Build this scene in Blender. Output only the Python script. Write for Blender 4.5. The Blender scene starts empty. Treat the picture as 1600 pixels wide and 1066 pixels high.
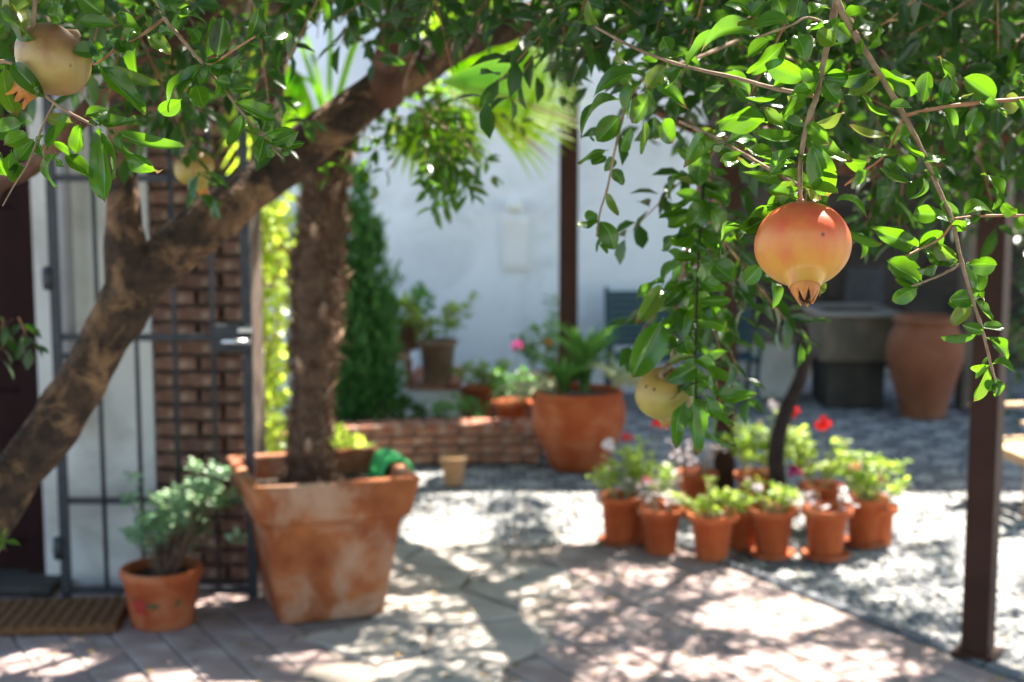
import bpy, math, random
import numpy as np
from mathutils import Vector, Matrix
R = math.radians
random.seed(7); rng = np.random.default_rng(7)
S = bpy.context.scene
COL = S.collection

# ------------------------------------------------------------------ camera
H = 1.6; FPX = 2222.0; PITCH = math.atan((533-260)/FPX)
cam = bpy.data.cameras.new('camera'); camo = bpy.data.objects.new('camera', cam); COL.objects.link(camo)
camo.location = (0, 0, H); camo.rotation_euler = (math.pi/2-PITCH, 0, 0)
cam.sensor_width = 36; cam.lens = 50; cam.clip_start = .05; cam.clip_end = 500
cam.dof.use_dof = True; cam.dof.focus_distance = 1.43; cam.dof.aperture_fstop = 5.6; cam.dof.aperture_blades = 0
S.camera = camo
# ------------------------------------------------------------------ sky and sun
SUN_EL, SUN_AZ = R(56), R(38)          # azimuth from +Y towards +X
sv = Vector((math.cos(SUN_EL)*math.sin(SUN_AZ), math.cos(SUN_EL)*math.cos(SUN_AZ), math.sin(SUN_EL)))
w = bpy.data.worlds.new('World'); S.world = w; w.use_nodes = True
nt = w.node_tree; bg = nt.nodes['Background']
sk = nt.nodes.new('ShaderNodeTexSky'); sk.sky_type = 'NISHITA'; sk.sun_disc = False
sk.sun_elevation = SUN_EL; sk.sun_rotation = SUN_AZ
nt.links.new(sk.outputs[0], bg.inputs[0]); bg.inputs[1].default_value = .095
sl = bpy.data.lights.new('sun', 'SUN'); sl.energy = 5.0; sl.angle = R(.53); sl.color = (1, .94, .84)
so = bpy.data.objects.new('sun', sl); COL.objects.link(so)
so.rotation_euler = sv.to_track_quat('Z', 'Y').to_euler(); so.location = (3, 3, 8)
S.view_settings.view_transform = 'Standard'; S.view_settings.look = 'None'
S.view_settings.exposure = 2.5; S.view_settings.gamma = 1
S.render.engine = 'CYCLES'
S.cycles.use_denoising = True
S.cycles.max_bounces = 8; S.cycles.transparent_max_bounces = 8
S.cycles.sample_clamp_indirect = 6

# ------------------------------------------------------------------ pixel -> place helpers
cp, sp = math.cos(PITCH), math.sin(PITCH)
def ray(px, py):
    d = (px-800)/FPX; u = (533-py)/FPX
    return Vector((d, cp+u*sp, -sp+u*cp))
def V(px, py, Y):
    r = ray(px, py); t = Y/r.y; return Vector((r.x*t, Y, H+r.z*t))
def G(px, py, z=0.0):
    r = ray(px, py); t = (z-H)/r.z; return Vector((r.x*t, r.y*t, z))
def pix(P):
    x, y, z = P[0], P[1], P[2]-H
    f = y*cp - z*sp; u = y*sp + z*cp
    return 800+FPX*x/f, 533-FPX*u/f

# ------------------------------------------------------------------ materials
def mat(name):
    m = bpy.data.materials.new(name); m.use_nodes = True
    b = m.node_tree.nodes['Principled BSDF']
    return m, m.node_tree, b
def N(nt, t, **k):
    n = nt.nodes.new(t)
    for a, v in k.items():
        if a.startswith('i_'): n.inputs[a[2:].replace('_', ' ')].default_value = v
        else: setattr(n, a, v)
    return n
def ramp(nt, src, stops, interp='LINEAR'):
    r = nt.nodes.new('ShaderNodeValToRGB'); r.color_ramp.interpolation = interp
    e = r.color_ramp.elements
    while len(e) < len(stops): e.new(.5)
    for i, (p, c) in enumerate(stops):
        e[i].position = p; e[i].color = (c[0], c[1], c[2], 1) if len(c) == 3 else c
    nt.links.new(src, r.inputs[0]); return r.outputs[0]
def mixc(nt, fac, a, b, mode='MIX'):
    m = nt.nodes.new('ShaderNodeMix'); m.data_type = 'RGBA'; m.blend_type = mode
    for s, v in ((m.inputs[0], fac), (m.inputs[6], a), (m.inputs[7], b)):
        if hasattr(v, 'is_linked') or hasattr(v, 'links'): nt.links.new(v, s)
        else: s.default_value = v if isinstance(v, (int, float)) else (*v, 1)
    return m.outputs[2]
def noise(nt, scale, detail=4, rough=.55, coord='Object', dist=0):
    tc = nt.nodes.new('ShaderNodeTexCoord'); n = nt.nodes.new('ShaderNodeTexNoise')
    n.inputs['Scale'].default_value = scale; n.inputs['Detail'].default_value = detail
    n.inputs['Roughness'].default_value = rough; n.inputs['Distortion'].default_value = dist
    nt.links.new(tc.outputs[coord], n.inputs['Vector']); return n.outputs['Fac']
def bump(nt, b, src, strength=.3, dist=.01):
    n = nt.nodes.new('ShaderNodeBump'); n.inputs['Strength'].default_value = strength
    n.inputs['Distance'].default_value = dist
    nt.links.new(src, n.inputs['Height']); nt.links.new(n.outputs[0], b.inputs['Normal'])
def rough_mat(name, c1, c2, scale=6, rough=.85, bs=.3, bd=.005, bscale=None, c3=None, s3=2, rnd=.0, spec=.3):
    m, nt, b = mat(name)
    c = mixc(nt, ramp(nt, noise(nt, scale), [(.35, (0,)*3), (.65, (1,)*3)]), c1, c2)
    if c3: c = mixc(nt, ramp(nt, noise(nt, s3, 5, .65, dist=.6), [(.48, (0,)*3), (.66, (1,)*3)]), c, c3)
    if rnd:
        oi = nt.nodes.new('ShaderNodeObjectInfo')
        gi = nt.nodes.new('ShaderNodeNewGeometry')
        ad = N(nt, 'ShaderNodeMath', operation='ADD'); nt.links.new(oi.outputs['Random'], ad.inputs[0]); nt.links.new(gi.outputs['Random Per Island'], ad.inputs[1])
        fr = N(nt, 'ShaderNodeMath', operation='FRACT'); nt.links.new(ad.outputs[0], fr.inputs[0])
        mr = N(nt, 'ShaderNodeMapRange', i_To_Min=1-rnd, i_To_Max=1+rnd*.7); nt.links.new(fr.outputs[0], mr.inputs[0])
        hs = nt.nodes.new('ShaderNodeHueSaturation'); nt.links.new(mr.outputs[0], hs.inputs['Value']); nt.links.new(c, hs.inputs['Color'])
        c = hs.outputs[0]
    nt.links.new(c, b.inputs['Base Color']); b.inputs['Roughness'].default_value = rough
    b.inputs['Specular IOR Level'].default_value = spec
    bump(nt, b, noise(nt, bscale or scale*6, 6), bs, bd)
    return m
def leaf_mat(name, dark, light, trans, tfac=.45, rough=.3, spec=.5, veins=True, dry=None):
    m, nt, b = mat(name)
    oi = nt.nodes.new('ShaderNodeObjectInfo'); gi = nt.nodes.new('ShaderNodeNewGeometry')
    ad = N(nt, 'ShaderNodeMath', operation='ADD'); nt.links.new(oi.outputs['Random'], ad.inputs[0]); nt.links.new(gi.outputs['Random Per Island'], ad.inputs[1])
    fr = N(nt, 'ShaderNodeMath', operation='FRACT'); nt.links.new(ad.outputs[0], fr.inputs[0])
    c = ramp(nt, fr.outputs[0], [(0, dark), (.85, light), (1, light if dry is None else dry)])
    t = ramp(nt, fr.outputs[0], [(0, trans), (.85, tuple(min(1, x*1.35) for x in trans)), (1, trans if dry is None else dry)])
    c = mixc(nt, ramp(nt, noise(nt, 60, 3), [(.62, (0,)*3), (.78, (.6,)*3)]), c, (light[0]*1.6, light[1]*1.2, light[2]*1.2))
    if veins:
        uv = nt.nodes.new('ShaderNodeTexCoord'); sx = nt.nodes.new('ShaderNodeSeparateXYZ'); nt.links.new(uv.outputs['UV'], sx.inputs[0])
        a = N(nt, 'ShaderNodeMath', operation='SUBTRACT'); a.inputs[1].default_value = .5; nt.links.new(sx.outputs[0], a.inputs[0])
        ab = N(nt, 'ShaderNodeMath', operation='ABSOLUTE'); nt.links.new(a.outputs[0], ab.inputs[0])
        rib = ramp(nt, ab.outputs[0], [(.012, (1,)*3), (.045, (0,)*3)])
        # side veins: stripes slanting towards the tip
        ml = N(nt, 'ShaderNodeMath', operation='MULTIPLY_ADD'); ml.inputs[1].default_value = -1.1
        nt.links.new(ab.outputs[0], ml.inputs[0]); nt.links.new(sx.outputs[1], ml.inputs[2])
        sn = N(nt, 'ShaderNodeMath', operation='MULTIPLY'); sn.inputs[1].default_value = 62; nt.links.new(ml.outputs[0], sn.inputs[0])
        s2 = N(nt, 'ShaderNodeMath', operation='SINE'); nt.links.new(sn.outputs[0], s2.inputs[0])
        sv_ = ramp(nt, s2.outputs[0], [(.9, (0,)*3), (1, (.35,)*3)])
        vn = mixc(nt, 1.0, rib, sv_, 'LIGHTEN')
        nz = noise(nt, 22, 3); tp1 = N(nt, 'ShaderNodeMath', operation='MULTIPLY_ADD'); tp1.inputs[1].default_value = .55
        nt.links.new(nz, tp1.inputs[0]); nt.links.new(sx.outputs[1], tp1.inputs[2])
        fr2 = N(nt, 'ShaderNodeMath', operation='MULTIPLY_ADD'); fr2.inputs[1].default_value = .18; nt.links.new(fr.outputs[0], fr2.inputs[0]); nt.links.new(tp1.outputs[0], fr2.inputs[2])
        c = mixc(nt, vn, c, tuple(min(1, x*2.2+.03) for x in light)); t = mixc(nt, vn, t, tuple(min(1, x*1.5) for x in trans))
        mt = N(nt, 'ShaderNodeMath', operation='GREATER_THAN'); mt.inputs[1].default_value = 1.36; nt.links.new(fr2.outputs[0], mt.inputs[0])
        c = mixc(nt, mt.outputs[0], c, (.2, .1, .04)); t = mixc(nt, mt.outputs[0], t, (.2, .08, .02))
        bump(nt, b, vn, .35, .0008)
    nt.links.new(c, b.inputs['Base Color']); b.inputs['Roughness'].default_value = rough
    b.inputs['Specular IOR Level'].default_value = spec
    tr = nt.nodes.new('ShaderNodeBsdfTranslucent'); nt.links.new(t, tr.inputs[0])
    mx = nt.nodes.new('ShaderNodeMixShader'); mx.inputs[0].default_value = tfac
    nt.links.new(b.outputs[0], mx.inputs[1]); nt.links.new(tr.outputs[0], mx.inputs[2])
    nt.links.new(mx.outputs[0], nt.nodes['Material Output'].inputs[0])
    return m

M = {}
M['leaf'] = leaf_mat('pomegranate_leaf', (.006, .026, .005), (.035, .105, .009), (.12, .29, .005), .4, .22, .55, dry=(.17, .2, .03))
M['crown'] = leaf_mat('shaded_crown_leaf', (.007, .027, .008), (.018, .058, .011), (.085, .22, .007), .3, .32, .5, veins=False)  # darker copy of the pomegranate leaf, shade of the crown put into its colour
M['geranium'] = leaf_mat('geranium_leaf', (.1, .2, .03), (.26, .36, .06), (.5, .66, .07), .48, .5, .4, veins=False, dry=(.5, .38, .28))
M['succulent'] = leaf_mat('glaucous_leaf', (.15, .29, .13), (.34, .47, .28), (.25, .45, .15), .2, .4, .5, veins=False)
M['cypress'] = leaf_mat('cypress_spray', (.035, .11, .035), (.1, .24, .07), (.16, .42, .08), .3, .6, .3, veins=False)
M['palmleaf'] = leaf_mat('palm_blade', (.1, .22, .015), (.2, .34, .02), (.52, .8, .03), .78, .4, .5, veins=False, dry=(.4, .32, .06))
M['strap'] = leaf_mat('strap_leaf', (.05, .15, .03), (.12, .26, .06), (.2, .45, .06), .35, .4, .5, veins=False)
M['variegated'] = leaf_mat('variegated_leaf', (.45, .5, .3), (.6, .62, .42), (.5, .55, .25), .35, .5, .4, veins=False)
M['creeper'] = leaf_mat('creeper_leaf', (.14, .25, .03), (.32, .42, .07), (.6, .75, .07), .5, .45, .5, veins=False, dry=(.45, .42, .12))
M['red_petal'] = leaf_mat('red_petal', (.6, .01, .01), (.75, .03, .02), (.8, .03, .02), .3, .6, .2, veins=False)
M['pink_petal'] = leaf_mat('pink_petal', (.75, .15, .2), (.8, .25, .28), (.8, .2, .25), .3, .6, .2, veins=False)
M['magenta_petal'] = leaf_mat('magenta_petal', (.4, .01, .14), (.5, .03, .2), (.5, .02, .2), .3, .6, .2, veins=False)
M['white_petal'] = leaf_mat('pale_petal', (.75, .62, .62), (.8, .7, .7), (.7, .6, .6), .3, .6, .2, veins=False)
M['orange_petal'] = leaf_mat('orange_petal', (.8, .2, .02), (.8, .3, .04), (.8, .3, .02), .3, .6, .2, veins=False)
M['bark'] = rough_mat('pomegranate_bark', (.03, .02, .015), (.08, .045, .028), 30, .95, 1, .05, 24, (.27, .15, .075), 12)
M['redbark'] = rough_mat('reddish_bark', (.06, .028, .017), (.12, .052, .027), 12, .85, .6, .01, 40, (.2, .1, .06), 8)
M['twig'] = rough_mat('twig_bark', (.2, .12, .075), (.3, .2, .13), 90, .75, .4, .002, 300)
M['redtwig'] = rough_mat('young_twig', (.28, .1, .05), (.36, .19, .1), 90, .6, .3, .001, 300)
M['darkvine'] = rough_mat('dark_vine_bark', (.016, .01, .008), (.034, .022, .018), 20, .9, .8, .01, 60)
M['palmbark'] = rough_mat('palm_trunk', (.085, .047, .03), (.17, .1, .064), 18, .95, .8, .02, 50)
M['fibre'] = rough_mat('palm_fibre', (.17, .1, .062), (.36, .23, .155), 20, .8, .1, .001, rnd=.4)
M['terracotta'] = rough_mat('terracotta', (.37, .105, .038), (.46, .15, .06), 7, .85, .15, .003, 60, (.5, .27, .17), 5, .12)
M['potclay'] = rough_mat('orange_flowerpot', (.36, .07, .018), (.46, .11, .03), 9, .85, .15, .003, 60, (.47, .16, .07), 9, .22)
M['planter'] = rough_mat('weathered_terracotta', (.2, .045, .012), (.38, .125, .04), 5, .85, .2, .004, 50, (.42, .25, .16), 4)
M['jar'] = rough_mat('brown_jar_clay', (.2, .065, .028), (.25, .09, .042), 5, .85, .2, .004, 50, (.25, .12, .07), 3)
M['oldpot'] = rough_mat('greyed_pot', (.19, .11, .07), (.26, .17, .11), 8, .9, .3, .004, 50, (.3, .25, .18), 5)
M['tanpot'] = rough_mat('tan_pot', (.4, .22, .11), (.48, .3, .16), 10, .9, .3, .004)
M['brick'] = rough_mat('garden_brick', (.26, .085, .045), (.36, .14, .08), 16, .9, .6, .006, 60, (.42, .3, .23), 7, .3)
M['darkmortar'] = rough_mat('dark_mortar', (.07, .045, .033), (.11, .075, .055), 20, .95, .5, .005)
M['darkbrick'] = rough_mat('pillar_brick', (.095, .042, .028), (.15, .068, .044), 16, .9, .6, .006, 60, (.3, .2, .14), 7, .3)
M['mortar'] = rough_mat('mortar', (.17, .14, .12), (.24, .2, .17), 20, .95, .5, .005)
M['tile'] = rough_mat('clay_floor_tile', (.25, .175, .16), (.32, .235, .215), 9, .85, .35, .004, 60, (.38, .32, .3), 4, .14)
M['slab'] = rough_mat('grey_stone_slab', (.28, .25, .22), (.36, .32, .28), 6, .85, .5, .008, 40, (.42, .35, .3), 4, .1)
M['lightpebble'] = rough_mat('pale_pebble', (.3, .295, .28), (.39, .38, .365), 6, .85, .1, .001, 60, rnd=.12, spec=.15)
M['darkpebble'] = rough_mat('dark_pebble', (.1, .105, .12), (.16, .165, .175), 6, .6, .1, .001, 60, rnd=.3)
M['grout'] = rough_mat('sandy_joint', (.3, .285, .255), (.38, .365, .335), 8, .95, .6, .006, 70, (.13, .12, .1), 2)
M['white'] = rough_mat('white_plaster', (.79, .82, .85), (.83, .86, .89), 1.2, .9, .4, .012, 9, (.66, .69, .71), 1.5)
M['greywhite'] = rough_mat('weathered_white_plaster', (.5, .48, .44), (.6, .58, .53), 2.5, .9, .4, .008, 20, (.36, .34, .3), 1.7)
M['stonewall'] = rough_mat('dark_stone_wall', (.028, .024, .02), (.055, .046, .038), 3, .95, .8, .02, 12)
M['trough'] = rough_mat('trough_stone', (.12, .092, .062), (.18, .14, .1), 6, .9, .5, .006, 40, (.1, .085, .065), 4)
M['troughbase'] = rough_mat('trough_base_stone', (.042, .037, .03), (.07, .06, .05), 6, .9, .5, .006, 40)
M['iron'] = rough_mat('black_iron', (.012, .014, .018), (.03, .032, .038), 20, .5, .2, .001, 80, spec=.4)
M['post'] = rough_mat('brown_painted_post', (.035, .015, .01), (.05, .021, .014), 6, .6, .15, .002, 30, spec=.15)
M['door'] = rough_mat('dark_red_door', (.014, .005, .005), (.022, .007, .006), 8, .7, .3, .002, 40, spec=.1)
M['benchpaint'] = rough_mat('green_bench_paint', (.008, .035, .042), (.014, .055, .06), 10, .45, .2, .001, 40, spec=.5)
M['wood'] = rough_mat('pale_wood', (.4, .25, .13), (.52, .35, .2), 9, .6, .3, .002, 60)
M['roofwood'] = rough_mat('dark_beam', (.05, .03, .02), (.08, .05, .035), 9, .8, .3, .002, 60)
M['soil'] = rough_mat('soil', (.04, .028, .02), (.09, .065, .045), 30, 1, 1, .02, 60)
M['mat'] = rough_mat('coir_mat', (.12, .05, .02), (.24, .11, .045), 60, 1, 1, .01, 220)
M['cloth'] = rough_mat('green_cloth', (.03, .36, .09), (.06, .46, .14), 30, .6, .3, .002, 200)
M['lamp'] = rough_mat('lamp_globe', (.72, .72, .66), (.8, .8, .74), 5, .35, .05, .001)
M['box'] = rough_mat('white_box', (.8, .8, .8), (.82, .82, .82), 5, .5, .05, .001)
M['paintred'] = rough_mat('red_paint', (.3, .02, .015), (.36, .03, .02), 30, .7, .1, .001)
M['paintgreen'] = rough_mat('green_paint', (.03, .07, .03), (.05, .09, .04), 30, .7, .1, .001)
M['stem'] = rough_mat('green_stem', (.18, .2, .08), (.3, .26, .15), 30, .8, .2, .001)
M['drystem'] = rough_mat('dry_stem', (.3, .2, .14), (.4, .28, .2), 30, .8, .2, .001)

def fruit_mat(name, top, mid, low, spots=(.06, .03, .015)):
    m, nt, b = mat(name)
    tc = nt.nodes.new('ShaderNodeTexCoord'); sx = nt.nodes.new('ShaderNodeSeparateXYZ'); nt.links.new(tc.outputs['Generated'], sx.inputs[0])
    n1 = noise(nt, 24, 5, .6); ad = N(nt, 'ShaderNodeMath', operation='MULTIPLY_ADD'); ad.inputs[1].default_value = .85
    nt.links.new(n1, ad.inputs[0]); nt.links.new(sx.outputs[2], ad.inputs[2])
    mh = N(nt, 'ShaderNodeMath', operation='MULTIPLY'); mh.inputs[1].default_value = .64; nt.links.new(ad.outputs[0], mh.inputs[0])
    c = ramp(nt, mh.outputs[0], [(.22, low), (.48, mid), (.66, tuple(a*.6+b*.4 for a, b in zip(mid, top))), (.88, top)])
    # streaks and freckles
    mp = nt.nodes.new('ShaderNodeMapping'); mp.inputs['Scale'].default_value = (1, 1, .35); nt.links.new(tc.outputs['Object'], mp.inputs[0])
    n2 = nt.nodes.new('ShaderNodeTexNoise'); n2.inputs['Scale'].default_value = 55; n2.inputs['Detail'].default_value = 6; nt.links.new(mp.outputs[0], n2.inputs['Vector'])
    c = mixc(nt, ramp(nt, n2.outputs[0], [(.5, (0,)*3), (.7, (.5,)*3)]), c, top)
    n3 = nt.nodes.new('ShaderNodeTexNoise'); n3.inputs['Scale'].default_value = 420; n3.inputs['Detail'].default_value = 2; nt.links.new(tc.outputs['Object'], n3.inputs['Vector'])
    c = mixc(nt, ramp(nt, n3.outputs[0], [(.66, (0,)*3), (.74, (.45,)*3)]), c, (.35, .18, .06))
    vo = nt.nodes.new('ShaderNodeTexVoronoi'); vo.inputs['Scale'].default_value = 34; nt.links.new(tc.outputs['Object'], vo.inputs['Vector'])
    c = mixc(nt, ramp(nt, vo.outputs['Distance'], [(.06, (.9,)*3), (.11, (0,)*3)]), c, spots)
    nt.links.new(c, b.inputs['Base Color']); b.inputs['Roughness'].default_value = .42
    b.inputs['Subsurface Weight'].default_value = .12; b.inputs['Subsurface Radius'].default_value = (.01, .004, .002); b.inputs['Subsurface Scale'].default_value = .6
    b.inputs['Specular IOR Level'].default_value = .45
    bump(nt, b, noise(nt, 130, 7, .7), .35, .0012)
    return m
M['fruit'] = fruit_mat('ripe_pomegranate', (.56, .065, .035), (.58, .25, .035), (.5, .32, .05))
M['fruit2'] = fruit_mat('green_pomegranate', (.34, .17, .04), (.34, .26, .05), (.28, .22, .04))
M['fruit3'] = fruit_mat('blotched_pomegranate', (.17, .06, .025), (.36, .25, .08), (.32, .16, .04), (.2, .1, .05))
M['calyx'] = rough_mat('calyx_skin', (.52, .17, .03), (.55, .24, .045), 60, .5, .1, .001, 200, (.3, .1, .04), 30)
M['calyxdark'] = rough_mat('dry_stamens', (.05, .025, .015), (.12, .06, .03), 200, .9, .5, .001)

# ------------------------------------------------------------------ object helpers
def mesh_obj(name, verts, faces, m=None, parent=None, smooth=False, uvs=None):
    me = bpy.data.meshes.new(name); me.from_pydata([tuple(v) for v in verts], [], faces); me.update()
    if smooth: me.polygons.foreach_set('use_smooth', [True]*len(me.polygons))
    if uvs is not None:
        ul = me.uv_layers.new(name='uv')
        li = np.empty(len(me.loops), dtype=np.int32); me.loops.foreach_get('vertex_index', li)
        ul.data.foreach_set('uv', np.asarray(uvs, dtype=np.float32)[li].ravel())
    o = bpy.data.objects.new(name, me); COL.objects.link(o)
    if m: me.materials.append(m)
    if parent: o.parent = parent
    return o
def inst(name, me, parent, mtx):
    o = bpy.data.objects.new(name, me); COL.objects.link(o); o.parent = parent; o.matrix_local = mtx; return o
def tag(o, label=None, cat=None, group=None, kind=None):
    if label: o['label'] = label
    if cat: o['category'] = cat
    if group: o['group'] = group
    if kind: o['kind'] = kind
    return o
def thing(name, label, cat, loc=(0, 0, 0), rz=0, group=None):
    o = bpy.data.objects.new(name, None); COL.objects.link(o); o.empty_display_size = .1
    o.location = loc; o.rotation_euler = (0, 0, rz); return tag(o, label, cat, group)
class MB:
    def __init__(s): s.v = []; s.f = []
    def add(s, vs, fs):
        n = len(s.v); s.v += [tuple(v) for v in vs]; s.f += [tuple(i+n for i in f) for f in fs]; return s
    def box(s, c, d, rz=0, bev=0, mtx=None):
        hx, hy, hz = d[0]/2, d[1]/2, d[2]/2
        if bev:
            vs = []
            for z, i in ((-hz, bev), (-hz+bev, 0), (hz-bev, 0), (hz, bev)):
                for x, y in ((-1, -1), (1, -1), (1, 1), (-1, 1)):
                    vs.append(Vector((x*(hx-i), y*(hy-i), z)))
            fs = [(3, 2, 1, 0), (12, 13, 14, 15)]
            for k in range(3):
                for j in range(4):
                    a = k*4+j; b = k*4+(j+1) % 4; fs.append((a, b, b+4, a+4))
        else:
            vs = [Vector((x, y, z)) for z in (-hz, hz) for x, y in ((-hx, -hy), (hx, -hy), (hx, hy), (-hx, hy))]
            fs = [(3, 2, 1, 0), (4, 5, 6, 7), (0, 1, 5, 4), (1, 2, 6, 5), (2, 3, 7, 6), (3, 0, 4, 7)]
        m = Matrix.Translation(c) @ Matrix.Rotation(rz, 4, 'Z')
        if mtx: m = mtx @ m
        return s.add([m @ v for v in vs], fs)
    def lathe(s, prof, n=40, c=(0, 0, 0), lob=None, cap=True):
        vs = []; k = len(prof)
        for i in range(n):
            a = 2*math.pi*i/n
            for j, (r, z) in enumerate(prof):
                rr = r*(1 if lob is None else lob(a, j/(k-1), r, z))
                vs.append((c[0]+rr*math.cos(a), c[1]+rr*math.sin(a), c[2]+z))
        fs = []
        for i in range(n):
            i2 = (i+1) % n
            for j in range(k-1): fs.append((i*k+j, i2*k+j, i2*k+j+1, i*k+j+1))
        return s.add(vs, fs)
    def tube(s, pts, rad, n=8, bumpf=None):
        pts = [Vector(p) for p in pts]
        if not hasattr(rad, '__len__'): rad = [rad]*len(pts)
        vs = []; prev = None
        for i, p in enumerate(pts):
            t = (pts[min(i+1, len(pts)-1)]-pts[max(i-1, 0)]).normalized()
            if prev is None: prev = t.orthogonal().normalized()
            a = (prev-t*prev.dot(t)).normalized(); b = t.cross(a); prev = a
            for k in range(n):
                th = 2*math.pi*k/n; r = rad[i]*(1+(bumpf(i, th) if bumpf else 0))
                vs.append(p+(a*math.cos(th)+b*math.sin(th))*r)
        fs = []
        for i in range(len(pts)-1):
            for k in range(n):
                k2 = (k+1) % n; fs.append((i*n+k, i*n+k2, (i+1)*n+k2, (i+1)*n+k))
        fs.append(tuple(range(n-1, -1, -1))); m = (len(pts)-1)*n; fs.append(tuple(range(m, m+n)))
        return s.add(vs, fs)
    def build(s, name, m=None, parent=None, smooth=False): return mesh_obj(name, s.v, s.f, m, parent, smooth)
def smooth_path(pts, n=6):
    pts = [Vector(p) for p in pts]; out = []
    for i in range(len(pts)-1):
        p0 = pts[max(i-1, 0)]; p1 = pts[i]; p2 = pts[i+1]; p3 = pts[min(i+2, len(pts)-1)]
        for k in range(n):
            t = k/n
            out.append(.5*((2*p1)+(p2-p0)*t+(2*p0-5*p1+4*p2-p3)*t*t+(-p0+3*p1-3*p2+p3)*t**3))
    out.append(pts[-1]); return out

# leaf templates: local x across, y along, z normal (unit length, unit half-width scaled)
def leaf_template(rows, kind='oblong', bend=.15, fold=.25, wave=0., cols=4, pet=.08):
    vs = []; uv = []; ncol = cols+1
    for j in range(rows+1):
        t = j/rows
        if kind == 'oblong': wd = (math.sin(math.pi*min(1, t**.95))**.58) if 0 < t < 1 else 0
        elif kind == 'round': wd = (math.sin(math.pi*t)**.5) if 0 < t < 1 else 0
        elif kind == 'lance': wd = math.sin(math.pi*t**.6)**.9 if 0 < t < 1 else 0
        else: wd = 1-t*.9
        y = pet+(1-pet)*t
        for i in range(ncol):
            u = i/cols*2-1
            x = u*wd*.5
            z = abs(u)*wd*fold*.5 - bend*4*(t-.5)**2*.25 + bend*.25 + wave*math.sin(t*9+u*1.5)*abs(u)*.06
            z -= bend*t*t*.6
            vs.append((x, y, z)); uv.append((i/cols, t))
    fs = []
    for j in range(rows):
        for i in range(cols):
            a = j*ncol+i; fs.append((a, a+1, a+ncol+1, a+ncol))
    if pet > 0:
        n = len(vs); vs += [(-.035, 0, 0), (.035, 0, 0)]; uv += [(.5, 0), (.5, 0)]
        c = cols//2; fs.append((n, n+1, c+0, c)) if False else None
        fs.append((n, n+1, c)) ; 
    return np.array(vs), [f for f in fs if f], np.array(uv)
def bulk(name, P, D, Nn, L, W, tpl, m, parent=None, smooth=True):
    """many leaves joined: P base, D direction, Nn normal (k,3), L, W (k,)"""
    tv, tf, tuv = tpl
    P = np.asarray(P, float); D = np.asarray(D, float); Nn = np.asarray(Nn, float); L = np.asarray(L, float); W = np.asarray(W, float)
    D = D/np.linalg.norm(D, axis=1, keepdims=True)
    X = np.cross(D, Nn); X /= (np.linalg.norm(X, axis=1, keepdims=True)+1e-9); Z = np.cross(X, D)
    v = P[:, None, :] + X[:, None, :]*(tv[None, :, 0:1]*W[:, None, None]) + D[:, None, :]*(tv[None, :, 1:2]*L[:, None, None]) + Z[:, None, :]*(tv[None, :, 2:3]*L[:, None, None]*.6)
    k, n = len(P), len(tv)
    quads = [f for f in tf if len(f) == 4]; tris = [f for f in tf if len(f) == 3]
    off = (np.arange(k)*n)[:, None, None]
    arr = []; starts = []; tot = []
    q = (np.array(quads)[None]+off).reshape(-1, 4); t = (np.array(tris)[None]+off).reshape(-1, 3) if tris else np.zeros((0, 3), int)
    loops = np.concatenate([q.ravel(), t.ravel()]).astype(np.int32)
    totals = np.concatenate([np.full(len(q), 4), np.full(len(t), 3)]).astype(np.int32)
    st = np.concatenate([[0], np.cumsum(totals)[:-1]]).astype(np.int32)
    me = bpy.data.meshes.new(name)
    me.vertices.add(k*n); me.vertices.foreach_set('co', v.astype(np.float32).ravel())
    me.loops.add(len(loops)); me.loops.foreach_set('vertex_index', loops)
    me.polygons.add(len(totals)); me.polygons.foreach_set('loop_start', st)
    me.polygons.foreach_set('use_smooth', np.full(len(totals), smooth))
    me.update(calc_edges=True); 
    ul = me.uv_layers.new(name='uv'); uvv = np.tile(tuv, (k, 1)).astype(np.float32); ul.data.foreach_set('uv', uvv[loops].ravel())
    me.materials.append(m)
    o = bpy.data.objects.new(name, me); COL.objects.link(o)
    if parent: o.parent = parent
    return o
LOW = leaf_template(3, 'oblong', .2, .3, cols=2)
LOWR = leaf_template(3, 'round', .15, .2, cols=2)
BLADE = leaf_template(6, 'lance', .5, .3, cols=2, pet=0)
def rv(s=1.0): return Vector(rng.normal(0, s, 3))
# ================================================================== SETTING: ground
ground = mesh_obj('ground', [(-40, -20, -.02), (40, -20, -.02), (40, 60, -.02), (-40, 60, -.02)], [(0, 1, 2, 3)], M['grout'])
tag(ground, kind='structure')
# terrace: clay tiles in front, edged by a dark kerb line towards the pebble mosaic
EA = G(1096, 868); EB = G(1500, 1028); ed = (EB-EA).normalized(); en = Vector((ed.y, -ed.x, 0))
if en.x > 0: en = -en                       # en points into the terrace (left / towards viewer)
def in_terrace(x, y):
    p = Vector((x, y, 0)); return (p-EA).dot(en) > 0 and y < 5.93+.03*math.sin(x*3) and y > 2.9 and x > -2.9
def slab_zone(x, y): return -.78+(5.9-y)*.1 < x < .26-(5.9-y)*.12 and y > 2.9
terrace = mesh_obj('terrace', [(-3.1, 2.6, -.016), (EA.x-.0, 2.6, -.016), (EB.x+.9, 2.6, -.016), (EB.x, EB.y, -.016), (EA.x, EA.y, -.016), (EA.x-.02, 5.95, -.016), (-3.1, 5.95, -.016)], [(0, 1, 2, 3, 4, 5, 6)], M['mortar'])
tag(terrace, kind='structure')
tile_me = []
for k in range(4):
    mb = MB(); mb.box((0, 0, -.008), (.287+.004*k, .139, .02), bev=.003)
    o = mb.build('tile_source', M['tile']); tile_me.append(o.data); bpy.data.objects.remove(o)
cnt = 0
ang = math.atan2(ed.y, ed.x)
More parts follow.
